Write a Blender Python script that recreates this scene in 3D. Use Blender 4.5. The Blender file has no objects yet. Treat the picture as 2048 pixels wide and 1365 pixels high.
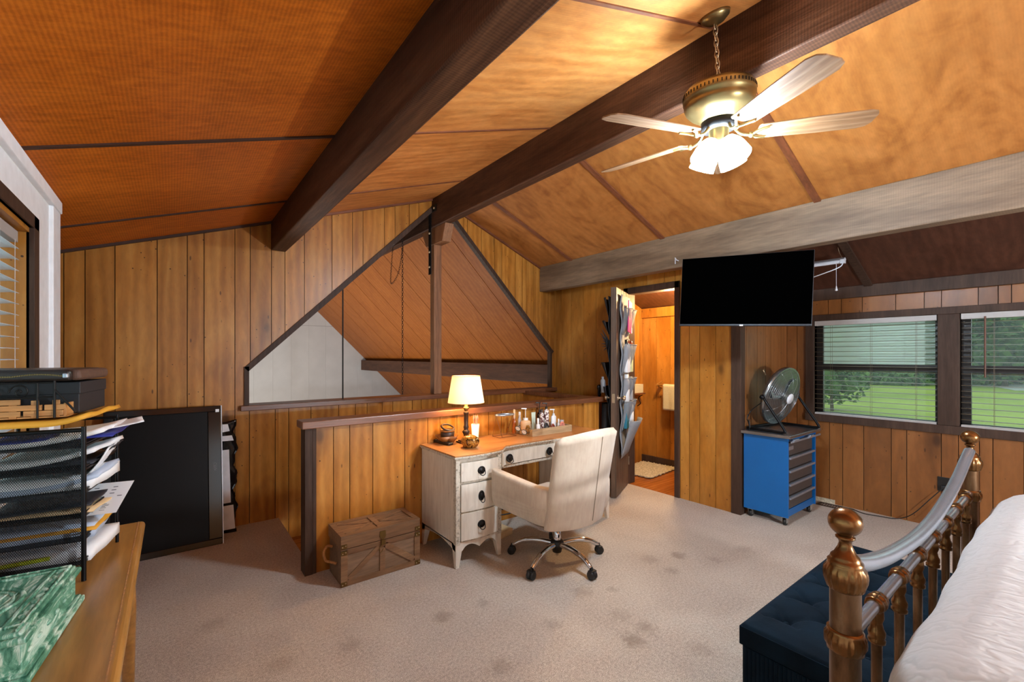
import bpy, math, random
from mathutils import Vector, Matrix
random.seed(7)
R = math.radians; PI = math.pi
SC = bpy.context.scene
COL = SC.collection

# ------------------------------------------------------------------ camera
F = 886.0; CX = 1024.0; HY = 712.0; H = 1.4
YAW = math.atan(679 / F); SN, CS = math.sin(YAW), math.cos(YAW)
cd = bpy.data.cameras.new('camera'); cam = bpy.data.objects.new('camera', cd); COL.objects.link(cam)
cam.location = (0, 0, H); cam.rotation_euler = (R(90), 0, -YAW)
cd.sensor_width = 36; cd.lens = F / 2048 * 36; cd.shift_y = (HY - 682.5) / 2048
cd.clip_start = 0.05; cd.clip_end = 400
SC.camera = cam
# ------------------------------------------------------------------ view, sky, lights
vs = SC.view_settings
vs.view_transform = 'Standard'; vs.look = 'None'; vs.gamma = 1.0; vs.use_curve_mapping = False
vs.exposure = 0.10
W = bpy.data.worlds.new('sky'); SC.world = W; W.use_nodes = True
bg = W.node_tree.nodes['Background']
bg.inputs[0].default_value = (0.92, 0.96, 1.0, 1); bg.inputs[1].default_value = 1.9
def area(name, loc, rot, sx, sy, power, col=(1, 1, 1)):
    l = bpy.data.lights.new(name, 'AREA'); l.shape = 'RECTANGLE'; l.size = sx; l.size_y = sy
    l.energy = power; l.color = col
    o = bpy.data.objects.new(name, l); COL.objects.link(o); o.location = loc; o.rotation_euler = rot; return o
def point(name, loc, power, col, r=0.04):
    l = bpy.data.lights.new(name, 'POINT'); l.energy = power; l.color = col; l.shadow_soft_size = r
    o = bpy.data.objects.new(name, l); COL.objects.link(o); o.location = loc; return o
# added fill light behind the camera, then daylight through the left window
area('rear_fill_light', (2.2, -3.35, 1.55), (R(90), 0, R(180)), 3.2, 1.3, 135, (0.80, 0.94, 1.08))
area('daylight_side_window', (-0.60, 0.9, 1.35), (0, R(-90), 0), 1.1, 3.2, 26, (0.78, 0.94, 1.08))
# assumed light behind the camera, no lamp modelled; casts the left beam's ceiling shadow
point('assumed_bed_light', (2.20, -1.70, 1.28), 280, (0.90, 0.97, 1.06), 0.05)
FAN_GLOW = 225.0

# ------------------------------------------------------------------ pixel helpers (photo frame -> room)
def ray(u, v):
    r = (u - CX) / F
    return Vector((SN + r * CS, CS - r * SN, (HY - v) / F))
def atz(u, v, z=0.0):
    d = ray(u, v); t = (z - H) / d.z; return Vector((d.x * t, d.y * t, z))
def aty(u, v, y):
    d = ray(u, v); t = y / d.y; return Vector((d.x * t, y, H + d.z * t))
def atx(u, v, x):
    d = ray(u, v); t = x / d.x; return Vector((x, d.y * t, H + d.z * t))

# ------------------------------------------------------------------ materials
def s2l(c):
    return tuple((x / 12.92 if x <= 0.04045 else ((x + 0.055) / 1.055) ** 2.4) for x in [k / 255 for k in c]) + (1,)
class NT:
    def __init__(s, name):
        s.m = bpy.data.materials.new(name); s.m.use_nodes = True; s.t = s.m.node_tree
        s.b = s.t.nodes['Principled BSDF']; s.out = s.t.nodes['Material Output']
    def n(s, typ, **kw):
        x = s.t.nodes.new(typ)
        for k, v in kw.items(): setattr(x, k, v)
        return x
    def l(s, a, b): s.t.links.new(a, b)
    def coords(s, scale=(1, 1, 1), rand=True, rot=(0, 0, 0)):
        tc = s.n('ShaderNodeTexCoord'); mp = s.n('ShaderNodeMapping')
        mp.inputs['Scale'].default_value = scale; mp.inputs['Rotation'].default_value = rot
        s.l(tc.outputs['Object'], mp.inputs['Vector'])
        if rand:
            oi = s.n('ShaderNodeObjectInfo'); mu = s.n('ShaderNodeMath', operation='MULTIPLY'); mu.inputs[1].default_value = 37.0
            s.l(oi.outputs['Random'], mu.inputs[0]); cb = s.n('ShaderNodeCombineXYZ')
            for i in range(3): s.l(mu.outputs[0], cb.inputs[i])
            s.l(cb.outputs[0], mp.inputs['Location'])
        return mp.outputs[0]
    def noise(s, vec, scale, detail=3, dist=0.0, rough=0.5):
        x = s.n('ShaderNodeTexNoise'); x.inputs['Scale'].default_value = scale; x.inputs['Detail'].default_value = detail
        x.inputs['Distortion'].default_value = dist; x.inputs['Roughness'].default_value = rough
        s.l(vec, x.inputs['Vector']); return x.outputs['Fac']
    def ramp(s, fac, stops):
        x = s.n('ShaderNodeValToRGB'); e = x.color_ramp.elements
        e[0].position, e[0].color = stops[0]; e[1].position, e[1].color = stops[-1]
        for p, c in stops[1:-1]:
            k = e.new(p); k.color = c
        s.l(fac, x.inputs[0]); return x.outputs['Color']
    def mix(s, fac, a, b, mode='MIX'):
        x = s.n('ShaderNodeMix', data_type='RGBA', blend_type=mode)
        if isinstance(fac, (int, float)): x.inputs[0].default_value = fac
        else: s.l(fac, x.inputs[0])
        for i, c in ((6, a), (7, b)):
            if isinstance(c, tuple): x.inputs[i].default_value = c
            else: s.l(c, x.inputs[i])
        return x.outputs[2]
    def bump(s, h, strength=0.2, dist=0.01, nrm=None):
        x = s.n('ShaderNodeBump'); x.inputs['Strength'].default_value = strength; x.inputs['Distance'].default_value = dist
        s.l(h, x.inputs['Height'])
        if nrm is not None: s.l(nrm, x.inputs['Normal'])
        s.l(x.outputs[0], s.b.inputs['Normal']); return x.outputs[0]
    def base(s, c):
        if isinstance(c, tuple): s.b.inputs['Base Color'].default_value = c
        else: s.l(c, s.b.inputs['Base Color'])
    def set(s, **kw):
        for k, v in kw.items(): s.b.inputs[k.replace('_', ' ')].default_value = v
def g(v): return (v, v, v, 1)
def plain(name, c, rough=0.5, metal=0.0, var=0.12, scale=18, bump=0.0, coat=0.0):
    t = NT(name); col = s2l(c); v = t.coords((1, 1, 1))
    n = t.noise(v, scale, 4)
    dk = tuple(x * (1 - var) for x in col[:3]) + (1,); lt = tuple(min(1, x * (1 + var)) for x in col[:3]) + (1,)
    t.base(t.ramp(n, [(0.3, dk), (0.7, lt)])); t.set(Roughness=rough, Metallic=metal)
    if coat: t.set(Coat_Weight=coat, Coat_Roughness=0.15)
    if bump: t.bump(n, bump, 0.004)
    return t.m
def wood(name, dark, mid, light, along='z', rough=0.45, grain=1.0, knots=0.0, saw=0.0, sawaxis='y', spots=0.0, var=0.18, coat=0.0, bump=0.15, swirl=1.2, rand=True, spec=0.5, fine_amt=0.16, ring_amt=0.30, st=0.10):
    """grain stretched along one axis; optional knots, worm spots and saw marks"""
    t = NT(name)
    L = {'x': (st, 1, 1), 'y': (1, st, 1), 'z': (1, 1, st)}[along]
    v = t.coords(L, rand)
    v1 = t.coords((1, 1, 1), rand)
    big = t.noise(v, 5 * grain, 4, swirl, 0.55)
    fine = t.noise(v, 60 * grain, 3, 0.3, 0.6)
    ring = t.n('ShaderNodeTexWave', wave_type='BANDS', bands_direction={'x': 'Y', 'y': 'X', 'z': 'X'}[along])
    ring.inputs['Scale'].default_value = 7 * grain; ring.inputs['Distortion'].default_value = 7; ring.inputs['Detail'].default_value = 3
    ring.inputs['Detail Scale'].default_value = 1.2
    t.l(t.coords({'x': (0.16, 1, 1), 'y': (1, 0.16, 1), 'z': (1, 1, 0.16)}[along], rand), ring.inputs['Vector'])
    D, M_, Lt = s2l(dark), s2l(mid), s2l(light)
    c = t.ramp(big, [(0.28, D), (0.5, M_), (0.74, Lt)])
    c = t.mix(ring_amt, c, t.ramp(ring.outputs['Fac'], [(0.0, D), (0.6, M_), (1.0, Lt)]))
    c = t.mix(fine_amt, c, t.ramp(fine, [(0.35, g(0.0)), (0.65, g(1.0))]), 'OVERLAY')
    oi = t.n('ShaderNodeObjectInfo')
    c = t.mix(1.0, c, t.ramp(oi.outputs['Random'], [(0.0, g(1 - var)), (1.0, g(1.0))]), 'MULTIPLY') if rand else c
    if knots:
        vo = t.n('ShaderNodeTexVoronoi'); vo.inputs['Scale'].default_value = 3.1 * knots
        t.l(t.coords({'x': (0.5, 1, 1), 'y': (1, .5, 1), 'z': (1, 1, .5)}[along], rand), vo.inputs['Vector'])
        k = t.ramp(vo.outputs['Distance'], [(0.0, g(1)), (0.05, g(0.85)), (0.09, g(0.35)), (0.24, g(0))])
        c = t.mix(k, c, tuple(x * 0.35 for x in D[:3]) + (1,))
    if spots:
        vo = t.n('ShaderNodeTexVoronoi'); vo.inputs['Scale'].default_value = 21; vo.inputs['Randomness'].default_value = 1.0
        t.l(v1, vo.inputs['Vector'])
        k = t.ramp(vo.outputs['Distance'], [(0.0, g(1)), (0.075, g(1)), (0.12, g(0))])
        sel = t.ramp(t.noise(v1, 9, 2), [(0.5, g(0)), (0.56, g(1))])
        kk = t.mix(1.0, k, sel, 'MULTIPLY')
        f = t.n('ShaderNodeMath', operation='MULTIPLY'); f.inputs[1].default_value = spots; t.l(kk, f.inputs[0])
        c = t.mix(f.outputs[0], c, tuple(x * 0.22 for x in D[:3]) + (1,))
        # short dashes of worm track
        vo2 = t.n('ShaderNodeTexVoronoi'); vo2.inputs['Scale'].default_value = 10
        t.l(t.coords((1, 1, 0.32), rand, (0.5, 0.6, 0)), vo2.inputs['Vector'])
        k2 = t.ramp(vo2.outputs['Distance'], [(0.0, g(1)), (0.04, g(1)), (0.07, g(0))])
        f2 = t.n('ShaderNodeMath', operation='MULTIPLY'); f2.inputs[1].default_value = spots * .8; t.l(k2, f2.inputs[0])
        c = t.mix(f2.outputs[0], c, tuple(x * 0.3 for x in D[:3]) + (1,))
    if saw:
        wv = t.n('ShaderNodeTexWave', wave_type='BANDS', bands_direction=sawaxis.upper())
        wv.inputs['Scale'].default_value = 26; wv.inputs['Distortion'].default_value = 1.5; wv.inputs['Detail'].default_value = 4
        wv.inputs['Detail Scale'].default_value = 3
        t.l(v1, wv.inputs['Vector'])
        c = t.mix(saw, c, t.ramp(wv.outputs['Fac'], [(0.2, g(0.25)), (0.8, g(0.75))]), 'OVERLAY')
    t.base(c); t.set(Roughness=rough)
    t.b.inputs['Specular IOR Level'].default_value = spec
    if coat: t.set(Coat_Weight=coat, Coat_Roughness=0.3)
    if bump: t.bump(fine, bump, 0.004)
    return t.m
def emis(name, c, k):
    t = NT(name); t.base(s2l(c)); t.b.inputs['Emission Color'].default_value = s2l(c); t.b.inputs['Emission Strength'].default_value = k; return t.m
def glass(name, c=(235, 240, 240), rough=0.02, alpha=0.25, milk=0.0):
    t = NT(name); tr = t.n('ShaderNodeBsdfTransparent'); tr.inputs[0].default_value = s2l(c)
    mx = t.n('ShaderNodeMixShader'); mx.inputs[0].default_value = alpha
    t.base(s2l(c)); t.set(Roughness=rough)
    t.l(tr.outputs[0], mx.inputs[1]); t.l(t.b.outputs[0], mx.inputs[2]); t.l(mx.outputs[0], t.out.inputs[0]); return t.m

M = {}
M['panel'] = wood('wall_panelling', (140, 84, 26), (184, 119, 44), (204, 146, 70), 'z', 0.36, 0.6, 0.8, 0, spots=1.0, var=0.16, coat=0.12, fine_amt=.08, ring_amt=.3, st=.3, spec=.35, bump=.05)
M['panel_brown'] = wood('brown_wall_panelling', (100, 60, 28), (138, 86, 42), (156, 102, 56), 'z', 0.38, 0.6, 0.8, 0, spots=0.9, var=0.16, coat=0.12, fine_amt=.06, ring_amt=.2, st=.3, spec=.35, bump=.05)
M['groove'] = plain('dark_groove', (40, 24, 14), 0.8)
M['ply_left'] = wood('rough_sawn_ply', (178, 92, 20), (192, 102, 24), (206, 114, 32), 'x', 0.5, 0.7, 0, 0.22, 'x', 0, 0.05, 0.0, 0.12, swirl=0.8, spec=.2, st=.2, ring_amt=.15)
M['ply_right'] = wood('swirled_ply', (136, 80, 32), (168, 106, 50), (180, 118, 60), 'x', 0.5, 0.5, 0, 0.03, 'y', 0, 0.05, 0.0, 0.05, swirl=3.0, spec=.3, fine_amt=.07, ring_amt=.16, st=.5)
M['ply_mid'] = wood('ridge_ply_lightened', (164, 98, 42), (194, 126, 64), (208, 144, 82), 'x', 0.45, 0.5, 0, 0.05, 'y', 0, 0.05, 0.0, 0.05, swirl=2.5, spec=.35, fine_amt=.12, ring_amt=.3, st=.3)  # right slope ply made lighter here; brighter lamplight put into the colour
M['ply_great'] = wood('great_room_ply', (150, 82, 28), (164, 94, 34), (176, 106, 44), 'x', 0.5, 0.5, 0, 0.03, 'y', 0, 0.05, 0.0, 0.05, swirl=2.0, spec=.2, fine_amt=.07, ring_amt=.4, st=.35)
M['ply_dark'] = wood('dark_bay_ply', (66, 37, 26), (78, 46, 33), (90, 55, 40), 'x', 0.42, 0.7, 0, 0.05, 'y', 0, 0.06, 0.05, 0.1, swirl=3.0)  # darker ply for the bay beyond the right beam
M['beam'] = wood('dark_beam', (54, 32, 22), (76, 49, 34), (98, 67, 47), 'y', 0.55, 1.3, 0, 0.3, 'y', 0, 0.1, 0, 0.5, spec=.2)
M['beam_light'] = wood('weathered_beam', (100, 80, 62), (124, 102, 80), (146, 122, 98), 'y', 0.6, 1.0, 0.5, 0.1, 'y', 0, 0.1, 0, 0.3)
M['batten'] = wood('batten', (98, 52, 28), (116, 64, 36), (134, 78, 46), 'x', 0.5, 1, 0, 0, var=0.1)
M['batten_dark'] = plain('dark_batten', (62, 34, 20), 0.6)
M['cap'] = wood('cap_rail', (84, 46, 26), (112, 66, 40), (134, 84, 54), 'x', 0.35, 1.2, 0, 0, var=0.06, coat=0.3)
M['trim_dark'] = wood('dark_brown_trim', (56, 40, 31), (69, 51, 41), (82, 62, 50), 'z', 0.55, 1.2, 0, 0, var=0.06, spec=.2)
M['post'] = wood('post_wood', (112, 70, 40), (138, 92, 58), (156, 110, 74), 'z', 0.5, 1.3, 0.5, 0, var=0.04)
M['white_paint'] = plain('white_paint', (240, 243, 246), 0.5, var=0.05, bump=0.1)
M['white_wall'] = plain('white_great_room_panelling', (206, 206, 204), 0.6, var=0.05, scale=3)
M['black_metal'] = plain('black_metal', (24, 24, 26), 0.4, 0.7)
M['iron'] = plain('black_iron', (20, 18, 17), 0.45, 0.5)
M['bolt'] = plain('bolt_steel', (190, 170, 140), 0.35, 0.8)
# carpet
t = NT('carpet'); v = t.coords((1, 1, 1), False)
n1 = t.noise(v, 330, 2); n2 = t.noise(v, 2.2, 5, 0.6); n3 = t.noise(v, 75, 4, 0, .7)
c = t.ramp(n2, [(0.3, s2l((178, 162, 147))), (0.65, s2l((192, 178, 162)))])
c = t.mix(0.75, c, t.ramp(n1, [(0.3, g(0.12)), (0.7, g(0.88))]), 'OVERLAY')
c = t.mix(0.5, c, t.ramp(n3, [(0.3, g(0.2)), (0.7, g(0.8))]), 'OVERLAY')
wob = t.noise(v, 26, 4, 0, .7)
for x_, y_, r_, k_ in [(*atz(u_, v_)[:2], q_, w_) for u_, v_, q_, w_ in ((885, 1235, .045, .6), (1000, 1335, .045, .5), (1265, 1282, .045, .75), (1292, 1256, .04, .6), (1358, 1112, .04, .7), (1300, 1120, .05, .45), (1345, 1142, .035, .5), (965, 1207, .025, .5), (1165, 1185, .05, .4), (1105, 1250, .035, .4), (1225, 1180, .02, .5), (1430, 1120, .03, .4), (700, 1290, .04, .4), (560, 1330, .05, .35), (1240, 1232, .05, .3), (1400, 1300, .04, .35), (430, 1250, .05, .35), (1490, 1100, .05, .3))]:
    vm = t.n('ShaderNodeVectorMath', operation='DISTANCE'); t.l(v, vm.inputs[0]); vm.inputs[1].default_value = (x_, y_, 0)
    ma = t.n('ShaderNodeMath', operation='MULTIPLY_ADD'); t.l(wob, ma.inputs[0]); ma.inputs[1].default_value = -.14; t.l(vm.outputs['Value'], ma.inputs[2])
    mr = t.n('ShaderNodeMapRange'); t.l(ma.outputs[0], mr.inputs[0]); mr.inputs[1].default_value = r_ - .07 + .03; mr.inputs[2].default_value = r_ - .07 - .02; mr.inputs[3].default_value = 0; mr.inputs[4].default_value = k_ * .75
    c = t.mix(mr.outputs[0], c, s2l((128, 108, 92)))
t.base(c); t.set(Roughness=0.95); t.b.inputs['Specular IOR Level'].default_value = 0.15; t.b.inputs['Sheen Weight'].default_value = 0.1
t.bump(n1, 0.6, 0.006); M['carpet'] = t.m
M['laminate'] = wood('laminate_floor', (132, 70, 26), (160, 92, 40), (182, 112, 54), 'x', 0.25, 0.8, 0, 0, var=0.15)

# ------------------------------------------------------------------ mesh builder
class MB:
    def __init__(s): s.v = []; s.f = []; s.sm = []
    def add(s, vs, fs, smooth=False):
        o = len(s.v); s.v += [tuple(p) for p in vs]; s.f += [[i + o for i in f] for f in fs]; s.sm += [smooth] * len(fs); return s
    def box(s, x0, x1, y0, y1, z0, z1, mat=None):
        p = [Vector(q) for q in ((x0, y0, z0), (x1, y0, z0), (x1, y1, z0), (x0, y1, z0), (x0, y0, z1), (x1, y0, z1), (x1, y1, z1), (x0, y1, z1))]
        if mat is not None: p = [mat @ q for q in p]
        return s.add(p, [[0, 3, 2, 1], [4, 5, 6, 7], [0, 1, 5, 4], [1, 2, 6, 5], [2, 3, 7, 6], [3, 0, 4, 7]])
    def cbox(s, c, sz, mat=None):
        m = Matrix.Translation(Vector(c)) @ (mat if mat is not None else Matrix())
        return s.box(-sz[0] / 2, sz[0] / 2, -sz[1] / 2, sz[1] / 2, -sz[2] / 2, sz[2] / 2, m)
    def prism(s, pts, vec):
        vec = Vector(vec); n = len(pts); p = [Vector(q) for q in pts]
        nr = Vector((0, 0, 0))
        for i in range(n):
            a, b = p[i], p[(i + 1) % n]; nr += a.cross(b)
        if nr.dot(vec) > 0: p = p[::-1]
        q = [x + vec for x in p]
        fs = [list(range(n)), [n + i for i in reversed(range(n))]]
        fs += [[i, n + i, n + (i + 1) % n, (i + 1) % n][::-1] for i in range(n)]
        fs = [f[::-1] for f in fs] if False else fs
        return s.add(p + q, fs)
    def bar(s, a, b, w, h, up=(0, 0, 1)):
        a, b = Vector(a), Vector(b); d = b - a; L = d.length; d.normalize(); u = Vector(up)
        if abs(d.dot(u)) > 0.99: u = Vector((0, 1, 0))
        x = d.cross(u).normalized(); z = x.cross(d)
        m = Matrix((x, d, z)).transposed().to_4x4(); m.translation = (a + b) / 2
        return s.box(-w / 2, w / 2, -L / 2, L / 2, -h / 2, h / 2, m)
    def tube(s, pts, r, n=8, closed=False, cap=True):
        P = [Vector(p) for p in pts]; m = len(P); rr = r if isinstance(r, (list, tuple)) else [r] * m
        up = None; rings = []
        for i in range(m):
            if closed: d = P[(i + 1) % m] - P[i - 1]
            else: d = P[min(i + 1, m - 1)] - P[max(i - 1, 0)]
            d.normalize()
            if up is None:
                up = Vector((0, 0, 1)) if abs(d.z) < 0.9 else Vector((1, 0, 0))
            x = d.cross(up).normalized(); up = x.cross(d).normalized()
            rings.append([P[i] + (x * math.cos(2 * PI * k / n) + up * math.sin(2 * PI * k / n)) * rr[i] for k in range(n)])
        vs_ = [q for g_ in rings for q in g_]; fs = []
        for i in range(m if closed else m - 1):
            j = (i + 1) % m
            for k in range(n): fs.append([i * n + k, i * n + (k + 1) % n, j * n + (k + 1) % n, j * n + k])
        s.add(vs_, fs, True)
        if not closed and cap:
            s.add(rings[0], [list(range(n))[::-1]]); s.add(rings[-1], [list(range(n))])
        return s
    def lathe(s, prof, n=24, mat=None, flute=None, smooth=True):
        """prof: list of (r, z); flute(k_angle, i) multiplies the radius"""
        vs_ = []; m = len(prof)
        for i, (r, z) in enumerate(prof):
            for k in range(n):
                a = 2 * PI * k / n; q = r * (flute(a, i) if flute else 1)
                p = Vector((q * math.cos(a), q * math.sin(a), z)); vs_.append(mat @ p if mat is not None else p)
        fs = [[i * n + k, i * n + (k + 1) % n, (i + 1) * n + (k + 1) % n, (i + 1) * n + k] for i in range(m - 1) for k in range(n)]
        s.add(vs_, fs, smooth)
        if prof[0][0] > 1e-4: s.add(vs_[:n], [list(range(n))[::-1]])
        if prof[-1][0] > 1e-4: s.add(vs_[-n:], [list(range(n))])
        return s
    def sphere(s, c, r, n=16, m=10, sc=(1, 1, 1), mat=None):
        pr = [(max(1e-5, math.sin(PI * i / m)) * r, -math.cos(PI * i / m) * r) for i in range(m + 1)]
        T = Matrix.Translation(Vector(c)) @ (mat if mat is not None else Matrix()) @ Matrix.Diagonal((*sc, 1))
        return s.lathe(pr, n, T)
    def grid(s, fn, nu, nv, smooth=True, closed_u=False):
        vs_ = [fn(i / nu, j / nv) for j in range(nv + 1) for i in range(nu + (0 if closed_u else 1))]
        w = nu if closed_u else nu + 1; fs = []
        for j in range(nv):
            for i in range(nu):
                a = j * w + i; b = j * w + (i + 1) % w; fs.append([a, b, b + w, a + w])
        return s.add(vs_, fs, smooth)

def mesh(name, mb, mat):
    me = bpy.data.meshes.new(name); me.from_pydata(mb.v, [], mb.f); me.materials.append(mat)
    me.polygons.foreach_set('use_smooth', mb.sm); me.update(); return me
def obj(name, mb, mat, parent=None, bevel=0.0, seg=2, solid=0.0, sub=0, kind=None, label=None, fix=True):
    if isinstance(mat, str): mat = M[mat]
    me = mesh(name, mb, mat)
    if fix:
        import bmesh
        b = bmesh.new(); b.from_mesh(me); bmesh.ops.recalc_face_normals(b, faces=b.faces); b.to_mesh(me); b.free()
    o = bpy.data.objects.new(name, me); COL.objects.link(o)
    if parent is not None: o.parent = parent
    if solid: q = o.modifiers.new('s', 'SOLIDIFY'); q.thickness = solid; q.offset = 0
    if bevel: q = o.modifiers.new('b', 'BEVEL'); q.width = bevel; q.segments = seg; q.limit_method = 'ANGLE'; q.angle_limit = R(35)
    if sub: q = o.modifiers.new('u', 'SUBSURF'); q.levels = sub; q.render_levels = sub
    if kind: o['kind'] = kind
    if label: o['label'] = label
    return o
def tag(o, label, cat, group=None, kind=None):
    o['label'] = label; o['category'] = cat
    if group: o['group'] = group
    if kind: o['kind'] = kind
    return o
def thing(name, label, cat, loc=(0, 0, 0), rotz=0.0, group=None, rot=None):
    o = bpy.data.objects.new(name, None); COL.objects.link(o); o.empty_display_size = 0.1
    o.location = loc; o.rotation_euler = rot if rot else (0, 0, rotz)
    return tag(o, label, cat, group)
def struct(name, mb, mat, bevel=0.0, label=None):
    return obj(name, mb, mat, None, bevel, kind='structure', label=label)
def clip(poly, ax, lo, hi):
    """clip a convex 2-D polygon to lo <= p[ax] <= hi"""
    def half(P, f):
        out = []
        for i in range(len(P)):
            a, b = P[i], P[(i + 1) % len(P)]; fa, fb = f(a), f(b)
            if fa >= 0: out.append(a)
            if (fa >= 0) != (fb >= 0):
                t_ = fa / (fa - fb); out.append((a[0] + (b[0] - a[0]) * t_, a[1] + (b[1] - a[1]) * t_))
        return out
    P = half(poly, lambda p: p[ax] - lo); P = half(P, lambda p: hi - p[ax]) if P else P
    return P
def planks(parent, regions, cuts, to3, vec, mat, gap=0.005, name='plank', ax=0):
    """one board per strip between cuts for each convex region"""
    for poly in regions:
        for a, b in zip(cuts[:-1], cuts[1:]):
            P = clip(poly, ax, a + gap / 2, b - gap / 2)
            if len(P) < 3: continue
            area_ = abs(sum(P[i][0] * P[(i + 1) % len(P)][1] - P[(i + 1) % len(P)][0] * P[i][1] for i in range(len(P)))) / 2
            if area_ < 2e-4: continue
            obj(name, MB().prism([to3(p) for p in P], vec), mat, parent)
def rotm(rx=0, ry=0, rz=0):
    return Matrix.Rotation(rz, 4, 'Z') @ Matrix.Rotation(ry, 4, 'Y') @ Matrix.Rotation(rx, 4, 'X')
def bez(P, n=12):
    """Catmull-Rom through points"""
    P = [Vector(p) for p in P]; out = []
    Q = [2 * P[0] - P[1]] + P + [2 * P[-1] - P[-2]]
    for i in range(1, len(Q) - 2):
        for k in range(n):
            u = k / n; a, b, c_, d = Q[i - 1], Q[i], Q[i + 1], Q[i + 2]
            out.append(0.5 * ((2 * b) + (c_ - a) * u + (2 * a - 5 * b + 4 * c_ - d) * u * u + (3 * b - a - 3 * c_ + d) * u ** 3))
    out.append(P[-1]); return out
# ================================================================== STRUCTURE
G = 4.261; XB = 3.96; XW = 4.95; YB = 1.872; XL = -0.46
def zl(x): return 2.321 + 0.34 * x
def zr(x): return 4.021 - 0.4034 * x
XR = 2.287; YN = -3.6
# floor with the stairwell cut out of it
HX0, HX1, HY0, HY1 = 0.727, 3.437, 3.13, 4.262
fl = MB()
for a, b, c_, d in ((-2.2, HX0, YN, 4.4), (HX0, XB, YN, HY0), (HX1, XB + .05, HY0, 4.4), (XB, XW, YN, YB)):
    fl.box(a, b, c_, d, -0.06, 0)
struct('floor', fl, 'carpet')
# rounded carpet nosing at the head of the stairs
st = thing('staircase', 'wooden stair treads dropping away behind the half wall', 'stairs', (0.73, 3.2, -0.2))
for i in range(6):
    obj('tread', MB().box(0.0 + 0.27 * i, 0.30 + 0.27 * i, -0.06, 1.05, -0.02 - 0.19 * i, 0.01 - 0.19 * i), 'laminate', st, 0.004)
    obj('riser', MB().box(0.285 + 0.27 * i, 0.30 + 0.27 * i, -0.06, 1.05, -0.20 - 0.19 * i, -0.02 - 0.19 * i), 'laminate', st)
# ---- gable wall
cutsU = [-2.2, -1.75, -1.55, -1.32, -1.1, -0.99, -0.83, -0.589, -0.484, -0.328, -0.091, 0.091, 0.198, 0.406, 0.515, 0.672, 0.777, 0.934, 1.17, 1.357, 1.457, 1.671, 1.78, 1.936, 2.042, 2.2]
cutsL = [-2.2, -1.75, -1.32, -0.99, -0.83, -0.589, -0.484, -0.328, -0.091, 0.091, 0.198, 0.406, 0.509, 0.701, 0.806, 0.988, 1.23, 1.385, 1.496, 1.65, 1.757, 1.967, 2.067, 2.257, 2.44, 2.55, 2.66, 2.912, 3.101, 3.335, 3.5, 3.7, 3.86, 3.97]
cutsR = [2.28, 2.46, 2.586, 2.631, 2.823, 3.004, 3.113, 3.319, 3.425, 3.493, 3.605, 3.771, 3.9, 3.96]
SZ = 0.955
wg = MB()
def slab(poly): wg.prism([(x, G + .012, z) for x, z in poly], (0, 0.025, 0))
low1 = [(-2.2, 0), (HX0, 0), (HX0, SZ), (-2.2, SZ)]
low2 = [(HX0, -1.4), (3.97, -1.4), (3.97, SZ), (HX0, SZ)]
left = [(-2.2, SZ), (0.502, SZ), (0.502, zl(0.502)), (-2.2, zl(-2.2))]
lup = [(0.502, 1.304), (2.19, 2.96), (2.28, 3.04), (2.28, zl(2.28)), (0.502, zl(0.502))]
rup = [(2.28, 3.07), (3.9, 1.46), (3.9, zr(3.9)), (2.28, zr(2.28))]
rst = [(3.9, SZ), (3.97, SZ), (3.97, zr(3.97)), (3.9, zr(3.9))]
for p in (low1, low2, left, lup, rup, rst): slab(p)
wall_far = struct('wall_far', wg, 'groove')
T3 = lambda p: (p[0], G, p[1])
planks(wall_far, [low1, low2], cutsL, T3, (0, 0.012, 0), 'panel')
planks(wall_far, [left, lup], cutsU, T3, (0, 0.012, 0), 'panel')
planks(wall_far, [rup, rst], cutsR, T3, (0, 0.012, 0), 'panel')
# opening trims
tr = struct('trim_1', MB().prism([(0.47, G - .02, 1.30), (0.50, G - .02, 1.27), (2.27, G - .02, 3.005), (2.245, G - .02, 3.045)], (0, 0.065, 0)), 'trim_dark')
struct('trim_2', MB().box(0.47, 0.505, G - .02, G + .05, SZ, 1.31), 'trim_dark')
struct('trim_3', MB().prism([(2.46, G - .02, 2.93), (2.43, G - .02, 2.90), (3.905, G - .02, 1.425), (3.935, G - .02, 1.455)], (0, 0.065, 0)), 'trim_dark')
struct('trim_4', MB().box(3.885, 3.915, G - .01, G + .05, SZ, 1.46), 'trim_dark')
struct('trim_5', MB().box(0.44, 3.97, G - .06, G + .16, 0.945, 0.99), 'cap', 0.005)
# ---- bathroom wall (runs along y at XB)
bw = MB(); CZ = zr(XB)
DY0, DY1, DZ = 2.507, 3.07, 2.07
B1 = [(DY1 + .06, -0.02), (G + .01, -0.02), (G + .01, CZ), (DY1 + .06, CZ)]
B2 = [(DY0, DZ + .07), (DY1 + .06, DZ + .07), (DY1 + .06, CZ), (DY0, CZ)]
B3 = [(YB + .002, 0), (DY0, 0), (DY0, CZ), (YB + .002, CZ)]
for p in (B1, B2, B3): bw.prism([(XB + .012, y, z) for y, z in p], (0.09, 0, 0))
wall_bath = struct('wall_right', bw, 'groove')
cb = [1.86, 1.947, 2.091, 2.247, 2.354, 2.449, 2.507, 2.625, 2.834, 3.112, 3.315, 3.54, 3.74, 3.953, 4.124, 4.226, 4.28]
planks(wall_bath, [B1, B2, B3], cb, lambda p: (XB, p[0], p[1]), (0.012, 0, 0), 'panel')
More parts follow.
